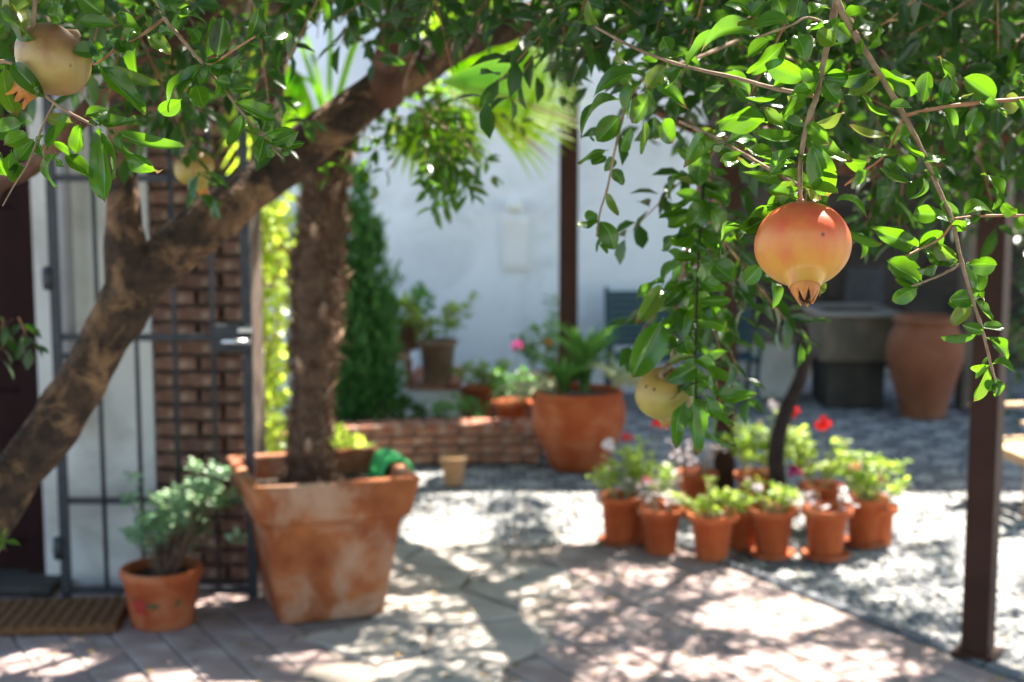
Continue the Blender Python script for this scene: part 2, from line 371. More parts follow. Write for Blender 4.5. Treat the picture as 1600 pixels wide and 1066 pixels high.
for i in range(-4, 42):
    for j in range(-26, 14):
        # u into the terrace, v along the kerb line
        u = .09+i*.148; v = j*.30+(.15 if i % 2 else 0)
        p = EA+en*u+ed*v
        if not in_terrace(p.x, p.y) or slab_zone(p.x, p.y) or p.y < 3.35 or p.y > 5.86 or abs(p.x) > .43*p.y+.35: continue
        m4 = Matrix.Translation((p.x, p.y, rng.uniform(-.003, .002))) @ Matrix.Rotation(ang+rng.normal(0, .012), 4, 'Z') @ Matrix.Rotation(rng.normal(0, .006), 4, 'X')
        inst('tile', tile_me[(i*7+j) % 4], terrace, m4); cnt += 1
print('tiles', cnt)
# irregular stone slabs (clipped cells)
def cells(seeds, lo, hi):
    res = []
    for i, s in enumerate(seeds):
        poly = [(lo[0], lo[1]), (hi[0], lo[1]), (hi[0], hi[1]), (lo[0], hi[1])]
        for j, q in enumerate(seeds):
            if i == j: continue
            mx, my = (s[0]+q[0])/2, (s[1]+q[1])/2; nx, ny = q[0]-s[0], q[1]-s[1]
            out = []
            for a in range(len(poly)):
                p1, p2 = poly[a], poly[(a+1) % len(poly)]
                d1 = (p1[0]-mx)*nx+(p1[1]-my)*ny; d2 = (p2[0]-mx)*nx+(p2[1]-my)*ny
                if d1 <= 0: out.append(p1)
                if d1*d2 < 0:
                    t = d1/(d1-d2); out.append((p1[0]+(p2[0]-p1[0])*t, p1[1]+(p2[1]-p1[1])*t))
            poly = out
            if len(poly) < 3: break
        if len(poly) >= 3: res.append((s, poly))
    return res
seeds = []
for ix in range(5):
    for iy in range(9):
        seeds.append((-1.05+ix*.42+rng.uniform(-.13, .13)+(.15 if iy % 2 else 0), 2.9+iy*.36+rng.uniform(-.1, .1)))
for s, poly in cells(seeds, (-1.2, 2.8), (.8, 5.93)):
    if not slab_zone(*s): continue
    c = Vector((sum(p[0] for p in poly)/len(poly), sum(p[1] for p in poly)/len(poly), 0))
    pts = []
    for a in range(len(poly)):
        p1 = Vector((*poly[a], 0)); p2 = Vector((*poly[(a+1) % len(poly)], 0))
        n = max(1, int((p2-p1).length/.09))
        for k in range(n):
            q = p1.lerp(p2, k/n); d = (c-q).normalized(); pts.append(q+d*(.007+rng.uniform(0, .01)))
    n = len(pts); h = .004+rng.uniform(-.001, .004)
    vs = [(p.x-c.x, p.y-c.y, -.014) for p in pts]+[(p.x-c.x, p.y-c.y, h-.004) for p in pts]+[((p.x-c.x)*.96, (p.y-c.y)*.96, h) for p in pts]
    fs = [(i, (i+1) % n, n+(i+1) % n, n+i) for i in range(n)]+[(n+i, n+(i+1) % n, 2*n+(i+1) % n, 2*n+i) for i in range(n)]+[tuple(range(2*n, 3*n))]
    o = mesh_obj('slab', vs, fs, M['slab'], terrace); o.location = (c.x, c.y, 0)
# kerb of small dark stones between terrace and pebbles
kb = 0
for j in range(0, 26):
    p = EA+ed*(j*.13-.25)-en*.03
    if p.y > 5.98 or p.y < 3.3: continue
    mb = MB(); mb.box((0, 0, -.005), (.12, .05, .03), bev=.008); o = mb.build('kerb_stone', M['darkpebble'], terrace)
    o.location = (p.x, p.y, rng.uniform(0, .004)); o.rotation_euler = (0, 0, ang+rng.normal(0, .05))
# pebble mosaic
bed = mesh_obj('mosaic_bed', [(-2.2, 2.6, -.019+.006), (7, 2.6, -.013), (7, 11, -.013), (-2.2, 11, -.013)], [(0, 1, 2, 3)], M['grout']); tag(bed, kind='structure')

for v in bed.data.vertices: v.co.z = -.009
for o_ in (terrace,): 
    for v in o_.data.vertices: v.co.z = -.005
sp_ = .040
gx, gy = np.meshgrid(np.arange(-1.9, 5.2, sp_), np.arange(3.3, 10.0, sp_*.8)); gx = gx.ravel(); gy = gy.ravel()
gx = gx+rng.uniform(-.013, .013, gx.size); gy = gy+rng.uniform(-.011, .011, gy.size)
ins = ((gx-EA.x)*en.x+(gy-EA.y)*en.y > -.07) & (gy < 5.97)
frustum = (np.abs(gx) < .40*gy+.25)
keep = ~ins & frustum & ~((gx < -1.0) & (gy < 6.0)); gx, gy = gx[keep], gy[keep]
a_ = .62
def lat(x, y):
    best = np.full(x.shape, 9.)
    for ox, oy in ((0, 0), (a_/2, a_*.433)):
        cx = np.round((x-ox)/a_)*a_+ox
        for dx in (-a_, 0, a_):
            for dy in (-1, 0, 1):
                cy = (np.round((y-oy)/(a_*.866))+dy)*(a_*.866)+oy
                best = np.minimum(best, np.abs(np.hypot(x-cx-dx, y-cy)-a_*.5))
    return best
dark = lat(gx+.08*np.sin(gy*3), gy) < .045
def pebbles(name, sel, m):
    x, y = gx[sel], gy[sel]; k = len(x)
    th = rng.uniform(0, 6.28, k); ra = rng.uniform(.018, .024, k); el = rng.uniform(.7, 1, k); h = rng.uniform(.007, .009, k)
    base = [(math.cos(a), math.sin(a), 0) for a in np.arange(6)*math.pi/3]; mid = [(c*.75, s*.75, .75) for c, s, _ in base]
    tv = np.array(base+mid+[(0, 0, 1.)]); tf = [(i, (i+1) % 6, 6+(i+1) % 6, 6+i) for i in range(6)]+[(6+i, 6+(i+1) % 6, 12) for i in range(6)]
    X = tv[None, :, 0]*ra[:, None]; Y = tv[None, :, 1]*(ra*el)[:, None]; Z = tv[None, :, 2]*h[:, None]-.011
    c, s = np.cos(th)[:, None], np.sin(th)[:, None]
    vv = np.stack([x[:, None]+X*c-Y*s, y[:, None]+X*s+Y*c, Z], -1)
    quads = (np.array(tf[:6])[None]+(np.arange(k)*13)[:, None, None]).reshape(-1, 4); tris = (np.array(tf[6:])[None]+(np.arange(k)*13)[:, None, None]).reshape(-1, 3)
    loops = np.concatenate([quads.ravel(), tris.ravel()]).astype(np.int32); tot = np.concatenate([np.full(len(quads), 4), np.full(len(tris), 3)])
    me = bpy.data.meshes.new(name); me.vertices.add(k*13); me.vertices.foreach_set('co', vv.astype(np.float32).ravel())
    me.loops.add(len(loops)); me.loops.foreach_set('vertex_index', loops); me.polygons.add(len(tot))
    me.polygons.foreach_set('loop_start', np.concatenate([[0], np.cumsum(tot)[:-1]]).astype(np.int32)); me.polygons.foreach_set('use_smooth', np.ones(len(tot), bool)); me.update(calc_edges=True)
    me.materials.append(m); o = bpy.data.objects.new(name, me); COL.objects.link(o); return o
tag(pebbles('pale_pebbles', ~dark, M['lightpebble']), 'pale grey pebbles set upright in the courtyard mosaic', 'pebbles', kind='stuff')
tag(pebbles('dark_pebbles', dark, M['darkpebble']), 'dark pebbles forming curved lines in the courtyard mosaic', 'pebbles', kind='stuff')
# fallen dry leaves on the terrace are too small to show: left out

# ================================================================== buildings
# far white wall
bw = thing('plaster_wall', 'tall white plastered wall in shade at the back of the courtyard', 'wall', (0, 10, 0))
mb = MB(); mb.box((-2.4, .2, 2.35), (7.5, .4, 4.7)); mb.build('wall', M['white'], bw)
mb = MB(); mb.box((-2.2, .17, 4.76), (7.6, .5, .12), bev=.01); mb.build('coping', M['terracotta'], bw)
# covered porch to the right of it
po = thing('porch', 'dark covered porch with stone back wall at the far right of the courtyard', 'porch', (1.35, 9.6, 0))
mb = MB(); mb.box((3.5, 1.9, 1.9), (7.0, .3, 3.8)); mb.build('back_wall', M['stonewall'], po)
mb = MB(); mb.box((3.3, .65, 2.62), (6.8, 2.3, .16)); mb.build('roof', M['roofwood'], po)
mb = MB(); mb.box((3.3, -.35, 3.4), (6.8, .3, 1.4)); mb.build('upper_wall', M['white'], po)
for k in range(9):
    mb = MB(); mb.box((.3+k*.8, .65, 2.48), (.12, 2.3, .1), bev=.01); mb.build('beam', M['roofwood'], po)
xc = V(1522, 500, 9.35).x-1.35
mb = MB(); mb.box((xc, -.25, 1.27), (.17, .17, 2.54), bev=.01); mb.build('column', M['trough'], po)
p = V(1345, 455, 11.45); mb = MB(); mb.box((p.x-1.35, 1.74, p.z), (.32, .03, .4)); mb.build('dark_opening_plate', M['iron'], po)  # flat black plate, the darkness of an opening put into its colour
# stone courses of the porch back wall that show between the things
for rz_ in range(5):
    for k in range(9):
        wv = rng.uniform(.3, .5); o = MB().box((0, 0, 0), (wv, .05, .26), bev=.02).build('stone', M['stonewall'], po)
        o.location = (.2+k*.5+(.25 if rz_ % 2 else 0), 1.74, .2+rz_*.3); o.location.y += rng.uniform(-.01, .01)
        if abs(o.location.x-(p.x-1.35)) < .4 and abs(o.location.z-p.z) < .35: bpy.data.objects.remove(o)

# left house front: dark door, white plaster, brick pillar
LY = 5.32
hs = thing('house_front', 'white plastered house front ending in a brick pillar behind the iron gate', 'house', (0, LY, 0))
xl = V(60, 600, LY).x; xp = V(242, 700, LY).x; xr = V(387, 700, LY).x
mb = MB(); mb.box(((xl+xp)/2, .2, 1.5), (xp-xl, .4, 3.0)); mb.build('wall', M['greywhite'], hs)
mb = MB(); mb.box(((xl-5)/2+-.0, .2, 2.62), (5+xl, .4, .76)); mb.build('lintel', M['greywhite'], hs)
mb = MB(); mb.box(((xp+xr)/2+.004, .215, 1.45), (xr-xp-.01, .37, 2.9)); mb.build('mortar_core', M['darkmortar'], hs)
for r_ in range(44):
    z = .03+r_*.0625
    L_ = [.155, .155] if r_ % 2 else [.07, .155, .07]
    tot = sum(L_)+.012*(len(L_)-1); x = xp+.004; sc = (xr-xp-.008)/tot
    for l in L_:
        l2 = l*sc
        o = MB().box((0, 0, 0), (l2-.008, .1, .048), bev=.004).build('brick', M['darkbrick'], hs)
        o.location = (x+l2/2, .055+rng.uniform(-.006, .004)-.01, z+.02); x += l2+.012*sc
dr = thing('wooden_door', 'dark red panelled house door at the left edge behind the tree trunk', 'door', (xl-.48, LY+.08, 0))
mb = MB(); mb.box((0, .04, 1.12), (.95, .06, 2.24)); mb.build('leaf_board', M['door'], dr)
for cx_ in (-.23, .23):
    for cz, hz in ((.45, .6), (1.15, .6), (1.8, .5)):
        MB().box((cx_, .0, cz), (.34, .03, hz), bev=.012).build('panel', M['door'], dr)
MB().box((.44, -.01, 1.12), (.07, .09, 2.24), bev=.008).build('jamb', M['door'], dr)
MB().box((0, -.0, 2.27), (1.0, .1, .06), bev=.008).build('jamb', M['door'], dr)
MB().box((-.1, -.12, .02), (1.3, .26, .04), bev=.008).build('sill', M['stonewall'], dr)
# iron gate folded back against the house front
GY = 5.12
gt = thing('iron_gate', 'black wrought iron bar gate standing open against the brick pillar', 'gate', (0, GY, 0))
gx0 = V(92, 600, GY).x; gx1 = V(388, 600, GY).x
zt = 2.12; rails = [.04, 1.6-(790-260)/FPX*GY, 1.6-(527-260)/FPX*GY, 1.6-(278-260)/FPX*GY, 2.1]
for x in (gx0, gx1): MB().box((x, 0, zt/2+.01), (.034, .022, zt), bev=.003).build('stile', M['iron'], gt)
bars = [V(px, 650, GY).x for px in (158, 217, 277, 336)]
for x in bars: MB().tube([(x, 0, .05), (x, 0, 2.1)], .0085, 8).build('bar', M['iron'], gt, True)
for z in rails: MB().box(((gx0+gx1)/2, .002, z), (gx1-gx0, .012, .026), bev=.002).build('rail', M['iron'], gt)
mb = MB(); mb.box((gx1-.05, -.012, rails[2]), (.13, .05, .1), bev=.006); mb.build('lock_case', M['iron'], gt)
m_st, nt_, b_ = mat('worn_steel'); b_.inputs['Metallic'].default_value = 1; b_.inputs['Base Color'].default_value = (.6, .6, .6, 1); b_.inputs['Roughness'].default_value = .25
mb = MB(); mb.tube([(gx1-.07, -.04, rails[2]-.005), (gx1-.07, -.09, rails[2]-.005), (gx1+.03, -.1, rails[2]-.005)], .009, 8); mb.build('handle', m_st, gt, True)
mb = MB(); mb.box((gx1+.0, -.03, rails[2]+.03), (.05, .02, .02), bev=.004); mb.build('bolt', m_st, gt)
for z in (.2, V(92, 435, GY).z, 1.95): MB().lathe([(0, -.045), (.021, -.04), (.024, 0), (.021, .04), (0, .045)], 12, (gx0-.022, 0, z)).build('hinge', M['iron'], gt, True)
# grey upright standing in for the gate hinge post, its shadow in the colour
st = thing('gate_hingepost', 'slim grey pipe of the gate with its shadow in the tone, before the white plaster by the dark door', 'hingepost', (V(104, 400, 5.27).x, 5.26, 0))
MB().tube([(0, 0, .62), (0, 0, 2.9)], .028, 12).build('hingepost', rough_mat('grey_hingepost', (.28, .28, .29), (.33, .33, .34), 8, .6, .1, .001), st, True)
for z in (.9, 1.9): MB().lathe([(.031, -.012), (.034, -.01), (.034, .01), (.031, .012)], 14, (0, 0, z)).build('clamp', M['iron'], st)
# doormat
pm = G(60, 972)
dm = thing('doormat', 'rust brown coir doormat lying before the dark door', 'doormat', (pm.x-.12, pm.y+.0, .0), R(4))
MB().box((0, 0, .016), (.84, .34, .028), bev=.008).build('pile', M['mat'], dm)
for k in range(20): MB().box((-.4+k*.042, 0, .033), (.034, .32, .006), bev=.003).build('ridge', M['mat'], dm)

# pergola posts
def post(px, py, Y, wd, rz, label, top=2.62):
    p = G(px, py) if Y is None else V(px, py, Y)
    t = thing('pergola_post', label, 'post', (p.x, p.y, 0), rz, 'brown pergola posts')
    MB().box((0, 0, top/2), (wd, wd, top), bev=.006).build('shaft', M['post'], t)
    MB().box((0, 0, .012), (wd+.05, wd+.05, .02), bev=.004).build('foot_plate', M['post'], t)
    return t
P1 = post(1527, 1024, None, .088, R(-33), 'near brown pergola post standing on the terrace edge at the right')
P2 = post(1130, 790, 6.6, .1, R(-8), 'brown pergola post rising from the ring of geranium pots')
P3 = post(887, 700, 7.95, .1, R(-6), 'brown pergola post before the white wall behind the large orange bowl')
pg = thing('pergola_beams', 'brown beams of the pergola roof above the leaf canopy', 'pergola', (0, 0, 2.62))
def beam(a, b, wd=.1, hh=.14, z=.07, name='beam'):
    a = Vector(a); b = Vector(b); d = b-a
    o = MB().box((0, 0, z), (d.length+.4, wd, hh), bev=.006).build(name, M['post'], pg); o.location = ((a.x+b.x)/2, (a.y+b.y)/2, 0); o.rotation_euler = (0, 0, math.atan2(d.y, d.x))
L1, L2, L3 = P1.location, P2.location, P3.location
beam((L2.x, L2.y, 0), (L1.x, L1.y, 0)); beam((L2.x, L2.y, 0), (L3.x, L3.y, 0)); 
beam((L3.x-2.2, L3.y-.6, 0), (L1.x-2.9, L1.y, 0), .04, .06)
dd = (Vector((L1.x, L1.y, 0))-Vector((L2.x, L2.y, 0)))
for k in range(5):
    q = Vector((L2.x, L2.y, 0))+dd*(k/4.0)*1.02+Vector((0, .0, 0))
    a = q+Vector((.3, .05, 0)); b = q+Vector((-2.9, -.5, 0)); d = b-a
    o = MB().box((0, 0, .19), (d.length, .02, .03), bev=.003).build('rafter', M['roofwood'], pg); o.location = ((a.x+b.x)/2, (a.y+b.y)/2, 0); o.rotation_euler = (0, 0, math.atan2(d.y, d.x))

# ================================================================== planted bed with brick kerb wall
bwl = thing('brick_bed_wall', 'low curved red brick wall edging the planted bed', 'wall')
cpts = smooth_path([(-1.6, 6.95, 0), (-1.25, 7.28, 0), (-.75, 7.5, 0), (-.2, 7.58, 0), (.16, 7.55, 0)], 14)
cum = [0]
for a, b in zip(cpts, cpts[1:]): cum.append(cum[-1]+(b-a).length)
def on_curve(s):
    s = max(0, min(cum[-1]-1e-4, s))
    for i in range(len(cum)-1):
        if cum[i+1] >= s: break
    t = (s-cum[i])/(cum[i+1]-cum[i]); return cpts[i].lerp(cpts[i+1], t), (cpts[i+1]-cpts[i]).normalized()
mb = MB(); 
core = [p for p in cpts]
mbv = []; 
for p in core: mbv += [(p.x, p.y+.012, 0), (p.x, p.y+.012, .196), (p.x, p.y+.11, .196), (p.x, p.y+.11, 0)]
fs = []
for i in range(len(core)-1):
    for k in range(3): fs.append((i*4+k, i*4+k+1, (i+1)*4+k+1, (i+1)*4+k))
e_ = (len(core)-1)*4; fs.append((e_, e_+1, e_+2, e_+3)); mesh_obj('mortar_core', mbv, fs, M['mortar'], bwl)
for c_ in range(4):
    s = .02 if c_ % 2 else .13
    if c_ % 2 == 0: 
        pass
    while s < cum[-1]-.06:
        L_ = min(.235, cum[-1]-s); q, t = on_curve(s+L_/2)
        if c_ == 3: pass
        o = MB().box((0, 0, 0), (L_-.012, .12, .042), bev=.004).build('brick', M['brick'], bwl)
        o.location = (q.x, q.y+.05+rng.uniform(-.005, .004), .026+c_*.052); o.rotation_euler = (0, 0, math.atan2(t.y, t.x)); s += .247
s = .03
while s < cum[-1]:
    q, t = on_curve(s); o = MB().box((0, 0, 0), (.112, .17, .022), bev=.005).build('cap_tile', M['brick'], bwl)
    o.location = (q.x, q.y+.055, .213); o.rotation_euler = (0, 0, math.atan2(t.y, t.x)+rng.normal(0, .02)); s += .122
sv2 = [(p.x, p.y+.1, .06) for p in cpts]+[(.2, 9.95, .06), (-2.2, 9.95, .06)]
gb = mesh_obj('bed_soil', sv2, [tuple(range(len(sv2)))], M['soil']); tag(gb, kind='structure')
# stepped plant stand (white stair with brick edged treads)
stp = thing('plant_steps', 'white stepped plant stand with brick edged treads against the white wall', 'steps', (0, 0, 0))
SY = 8.75
xs = [V(px, 600, SY).x for px in (530, 580, 637, 722, 778)]; zs = [V(700, py, SY).z for py in (450, 505, 557, 602, 664)]
xprev = xs[0]-.6
for k, (x, z) in enumerate(zip(xs, zs)):
    MB().box(((xprev+x)/2, SY+.35, z/2-.01), (x-xprev, .8, z-.02)).build('step', M['white'], stp)
    for q in range(3): MB().box((xprev+(x-xprev)*(q+.5)/3, SY+.33, z), ((x-xprev)/3-.005, .86, .03), bev=.004).build('tread_tile', M['brick'], stp)
    if k < 4: MB().box((x+.012, SY-.02, (z+zs[k+1])/2+.0), (.03, .1, z-zs[k+1]-.034), bev=.003).build('riser_tile', M['brick'], stp)
    xprev = x
# wall lamp and box
p = V(803, 323, 9.9)
wl = thing('wall_lamp', 'round pale wall lamp on the white wall', 'lamp', (p.x, 10, p.z))
MB().lathe([(0, -.05), (.045, -.045), (.062, 0), (.045, .045), (0, .05)], 24, (0, -.1, 0)).build('globe', M['lamp'], wl, True)
MB().box((0, -.025, 0), (.07, .05, .05), bev=.008).build('bracket', M['box'], wl)
p0 = V(806, 382, 9.98); mbx = thing('meter_box', 'flat white cover plate on the wall below the round lamp', 'box', (p0.x, 10, p0.z))
MB().box((0, -.012, 0), (.2, .024, .36), bev=.006).build('plate', M['box'], mbx); MB().box((.0, -.028, 0), (.16, .008, .3), bev=.003).build('lid', M['box'], mbx)

# ================================================================== pots
def pot_mesh(rt, rb, h, rim=.02, rimh=.03, th=.008, n=36):
    a = rt-rim*.5
    return [(0, .002), (rb-.004, .002), (rb, .006), (rt-rim-(rt-rb)*rimh/h*.3, h-rimh-.003), (rt-rim*.35, h-rimh), (rt, h-rimh+.003), (rt, h-.004), (rt-.004, h), (rt-th-.004, h), (rt-th-.006, h-rimh), (rt-th-.02, h*.82), (0, h*.82)]
# square planter
pl = thing('square_planter', 'large square weathered terracotta planter holding the palm', 'planter', (-.696, 5.07, 0), R(19))
def sq(mb, half_z, close_bottom=True):
    vs = []
    for h_, z, rr in half_z:
        k = 4
        for cx_, cy_ in ((-1, -1), (1, -1), (1, 1), (-1, 1)):
            a0 = math.atan2(cy_, cx_)
            for q in range(k):
                a = a0-math.pi/4+(q/(k-1))*math.pi/2
                vs.append(((h_-rr)*cx_+rr*math.cos(a), (h_-rr)*cy_+rr*math.sin(a), z))
    n = 16; fs = [(j*n+i, j*n+(i+1) % n, (j+1)*n+(i+1) % n, (j+1)*n+i) for j in range(len(half_z)-1) for i in range(n)]
    fs.append(tuple(range(n-1, -1, -1))); mb.add(vs, fs)
mb = MB(); sq(mb, [(.18, 0, .03), (.188, .004, .03), (.192, .02, .03), (.243, .35, .03), (.248, .365, .03), (.266, .378, .026), (.273, .39, .024), (.298, .508, .02), (.298, .516, .016), (.293, .52, .014), (.262, .52, .008), (.256, .514, .008), (.24, .43, .008)])
o = mb.build('pot', M['planter'], pl)
MB().box((0, 0, .425), (.486, .486, .02)).build('soil', M['soil'], pl)
# green cloth over the right rim
cm = thing('green_cloth', 'bright green cloth draped over the back right rim of the square planter', 'cloth', (-.696, 5.07, .02), R(19))
vs = []; nu, nv = 26, 12
prof = smooth_path([(.21, 0, .435), (.225, 0, .47), (.245, 0, .508), (.28, 0, .517), (.31, 0, .507), (.322, 0, .47), (.327, 0, .43)], 4); nu = len(prof)
for i in range(nu):
    for j in range(nv):
        v = j/(nv-1); t = i/(nu-1)
        pnt = prof[i]; wv = .012*math.sin(v*15+t*2)*(.3+abs(t-.45)*1.3)
        vs.append((pnt.x+wv*(1 if t > .4 else -1), -.06+v*.19+.02*math.sin(t*5), pnt.z+.004*math.sin(v*14)-(0.02*math.sin(v*7+1) if t > .8 or t < .1 else 0)))
fs = [(i*nv+j, i*nv+j+1, (i+1)*nv+j+1, (i+1)*nv+j) for i in range(nu-1) for j in range(nv-1)]
o = mesh_obj('cloth_sheet', vs, fs, M['cloth'], cm, True); md = o.modifiers.new('thick', 'SOLIDIFY'); md.thickness = .012; md.offset = 1
# painted small pot
ps = G(255, 974)
sp1 = thing('potted_rosette_plant', 'terracotta pot painted with a red flower holding a pale leaved rosette plant', 'potted plant', (ps.x, ps.y, 0))
sp1_r = lambda z: .108+(.135-.108)*z/.17
MB().lathe([(0, .002), (.104, .002), (.108, .008), (.132, .168), (.141, .176), (.144, .19), (.141, .204), (.134, .208), (.127, .206), (.124, .17), (.12, .165), (0, .165)], 48).build('pot', M['potclay'], sp1, True)
MB().lathe([(0, .172), (.122, .168)], 24).build('soil', M['soil'], sp1)
def decal(mb, ac, zc, ra, rz_, rot=0, n=12):
    vs = []
    for k in range(n):
        t = 2*math.pi*k/n; u = ra*math.cos(t); v = rz_*math.sin(t)
        uu = u*math.cos(rot)-v*math.sin(rot); vv = u*math.sin(rot)+v*math.cos(rot)
        z = zc+vv; r = sp1_r(z)+.0018; a = ac+uu/r
        vs.append((r*math.cos(a), r*math.sin(a), z))
    r = sp1_r(zc)+.0022; vs.append((r*math.cos(ac), r*math.sin(ac), zc)); mb.add(vs, [(k, (k+1) % n, n) for k in range(n)])
fa = -math.pi/2-.42
mb = MB()
for k in range(5):
    t = k*2*math.pi/5+.3; decal(mb, fa+.019/.12*math.cos(t), .095+.019*math.sin(t), .015, .011, t)
mb.build('painted_flower', M['paintred'], sp1)
mb = MB()
for (da, dz, ro) in ((.24, .0, .5), (.33, .008, -.4), (.42, -.004, .3), (.5, .003, -.3), (-.22, .02, .9), (1.05, .0, .2), (1.12, .012, -.6)): decal(mb, fa+da, .098+dz, .011, .005, ro)
mb.build('painted_leaf', M['paintgreen'], sp1)

# big bowl pot
pb = G(905, 738); 
bp = thing('bowl_planter', 'large round orange clay bowl planter with strap leaved plants', 'planter', (pb.x, pb.y+.13, 0))
prof = smooth_path([(0, 0, .0), (.13, 0, .0), (.15, 0, .01), (.19, 0, .1), (.236, 0, .2), (.252, 0, .29), (.243, 0, .36), (.228, 0, .388), (.238, 0, .398), (.24, 0, .41), (.232, 0, .42), (.21, 0, .418), (.208, 0, .38), (0, 0, .37)], 3)
MB().lathe([(p.x, p.z) for p in prof], 56).build('pot', M['potclay'], bp, True)
MB().lathe([(0, .39), (.21, .385)], 24).build('soil', M['soil'], bp)

# large brown jar in the porch
pj = G(1450, 655)
jr = thing('clay_jar', 'tall brown clay storage jar standing by the stone trough', 'jar', (pj.x, pj.y+.12, 0))
prof = smooth_path([(0, 0, 0), (.125, 0, 0), (.14, 0, .015), (.165, 0, .12), (.215, 0, .28), (.245, 0, .4), (.238, 0, .5), (.2, 0, .575), (.19, 0, .6), (.205, 0, .615), (.212, 0, .63), (.2, 0, .645), (.18, 0, .64), (.17, 0, .59), (.15, 0, .56), (0, 0, .56)], 3)
MB().lathe([(p.x, p.z) for p in prof], 56).build('jar_body', M['jar'], jr, True)
# stone trough
pt = G(1325, 640)
tr = thing('stone_trough', 'pale stone trough on a darker stone base in the shaded porch', 'trough', (pt.x+.06, pt.y+.3, 0)); tr.scale = (.85, 1, 1)
MB().box((0, 0, .16), (.44, .5, .32), bev=.01).build('base', M['troughbase'], tr)
mb = MB(); 
for (c, d) in (((0, -.27, .47), (.58, .06, .3)), ((0, .27, .47), (.58, .06, .3)), ((-.26, 0, .47), (.06, .48, .3)), ((.26, 0, .47), (.06, .48, .3)), ((0, 0, .345), (.46, .48, .05))): mb.box(c, d, bev=.006)
mb.build('basin', M['trough'], tr)
mb = MB(); 
for (c, d) in (((0, -.29, .635), (.64, .12, .028)), ((0, .29, .635), (.64, .12, .028)), ((-.28, 0, .635), (.08, .46, .028)), ((.28, 0, .635), (.08, .46, .028))): mb.box(c, d, bev=.006)
mb.build('rim', rough_mat('rim_stone', (.17, .155, .13), (.24, .22, .19), 6, .4, .3, .003), tr)
# low masonry seat left of it
pl_ = G(1185, 640)
ls = thing('masonry_seat', 'low grey masonry seat with pale top beside the dark bench', 'seat', (pl_.x, pl_.y+.6, 0))
MB().box((0, 0, .2), (.62, .4, .4), bev=.01).build('base', M['greywhite'], ls); MB().box((0, 0, .42), (.7, .46, .04), bev=.008).build('top', M['trough'], ls)

# green iron/wood bench
pbn = V(1075, 620, 9.35)
bn = thing('garden_bench', 'dark green slatted garden bench with scrolled iron ends by the white wall', 'bench', (pbn.x-.04, 9.45, 0)); bn.scale = (.93, .93, .84)
W_ = .52
for s in (-1, 1):
    x = s*W_
    mb = MB()
    mb.tube(smooth_path([(x, -.26, .0), (x, -.23, .12), (x, -.2, .3), (x, -.25, .4), (x, -.28, .52), (x, -.2, .62), (x, .0, .63), (x, .14, .62)], 4), .016, 8)
    mb.tube(smooth_path([(x, .28, 0), (x, .2, .16), (x, .14, .38), (x, .2, .6), (x, .28, .88), (x, .3, .92)], 4), .017, 8)
    mb.tube(smooth_path([(x, -.2, .38), (x, 0, .36), (x, .15, .38)], 4), .014, 8)
    mb.tube(smooth_path([(x, -.22, .1), (x, -.1, .22), (x, .08, .2), (x, .2, .1)], 5), .01, 8)
    mb.build('end_frame', M['benchpaint'], bn, True)
for k in range(5): MB().box((0, -.22+k*.085, .405), (W_*2, .065, .022), bev=.004).build('seat_slat', M['benchpaint'], bn)
for k in range(8):
    o = MB().box((0, 0, 0), (W_*2, .02, .05), bev=.004).build('back_slat', M['benchpaint'], bn); o.location = (0, .17+k*.0165, .49+k*.054); o.rotation_euler = (R(-17), 0, 0)

# pale wooden armchair cropped by the right edge
chp = G(1575, 812)
ch = thing('wooden_armchair', 'pale wooden slatted armchair cut off by the right edge', 'chair', (chp.x+.3, chp.y+.26, 0), R(-82)); ch.scale = (1, 1, .84)
for (x, y, h_) in ((-.25, -.25, .52), (.25, -.25, .52), (-.25, .25, .8), (.25, .25, .8)): MB().box((x, y, h_/2), (.04, .045, h_), bev=.005).build('leg', M['wood'], ch)
for k in range(6): MB().box((0, -.24+k*.088, .34), (.5, .07, .018), bev=.004).build('seat_slat', M['wood'], ch)
for x in (-.25, .25):
    MB().box((x, -.02, .535), (.06, .56, .022), bev=.006).build('armrest', M['wood'], ch); MB().box((x, 0, .31), (.025, .5, .05), bev=.004).build('rail', M['wood'], ch)
MB().box((0, -.25, .31), (.5, .025, .05), bev=.004).build('rail', M['wood'], ch)
for k in range(5): MB().box((-.18+k*.09, .25, .6), (.05, .018, .4), bev=.004).build('back_slat', M['wood'], ch)
MB().box((0, .25, .81), (.54, .03, .06), bev=.006).build('top_rail', M['wood'], ch)

# small tan pot on the mosaic
pp = G(709, 758)
tp = thing('tan_flowerpot', 'small empty tan flowerpot standing before the low brick wall', 'flowerpot', (pp.x, pp.y, 0))
MB().lathe(pot_mesh(.072, .048, .15, .01, .025, .006), 32).build('pot', M['tanpot'], tp, True)
MB().lathe([(0, .125), (.05, .125)], 16).build('soil', M['soil'], tp)

# fallen leaves scattered over terrace and mosaic
P = []; D = []
for _ in range(420):
    y = rng.uniform(3.6, 7.4); x = rng.uniform(-.36, .36)*y; P.append((x, y, .012)); D.append((rng.normal(), rng.normal(), .05))
fl = bulk('fallen_leaves', P, D, [(rng.normal(0, .25), rng.normal(0, .25), 1) for _ in P], rng.uniform(.03, .055, len(P)), rng.uniform(.012, .02, len(P)), LOW, rough_mat('dry_leaf', (.16, .1, .04), (.3, .2, .07), 20, .8, .1, .001, rnd=.4))
tag(fl, 'dry fallen leaves scattered over the paving', 'leaves', kind='stuff')
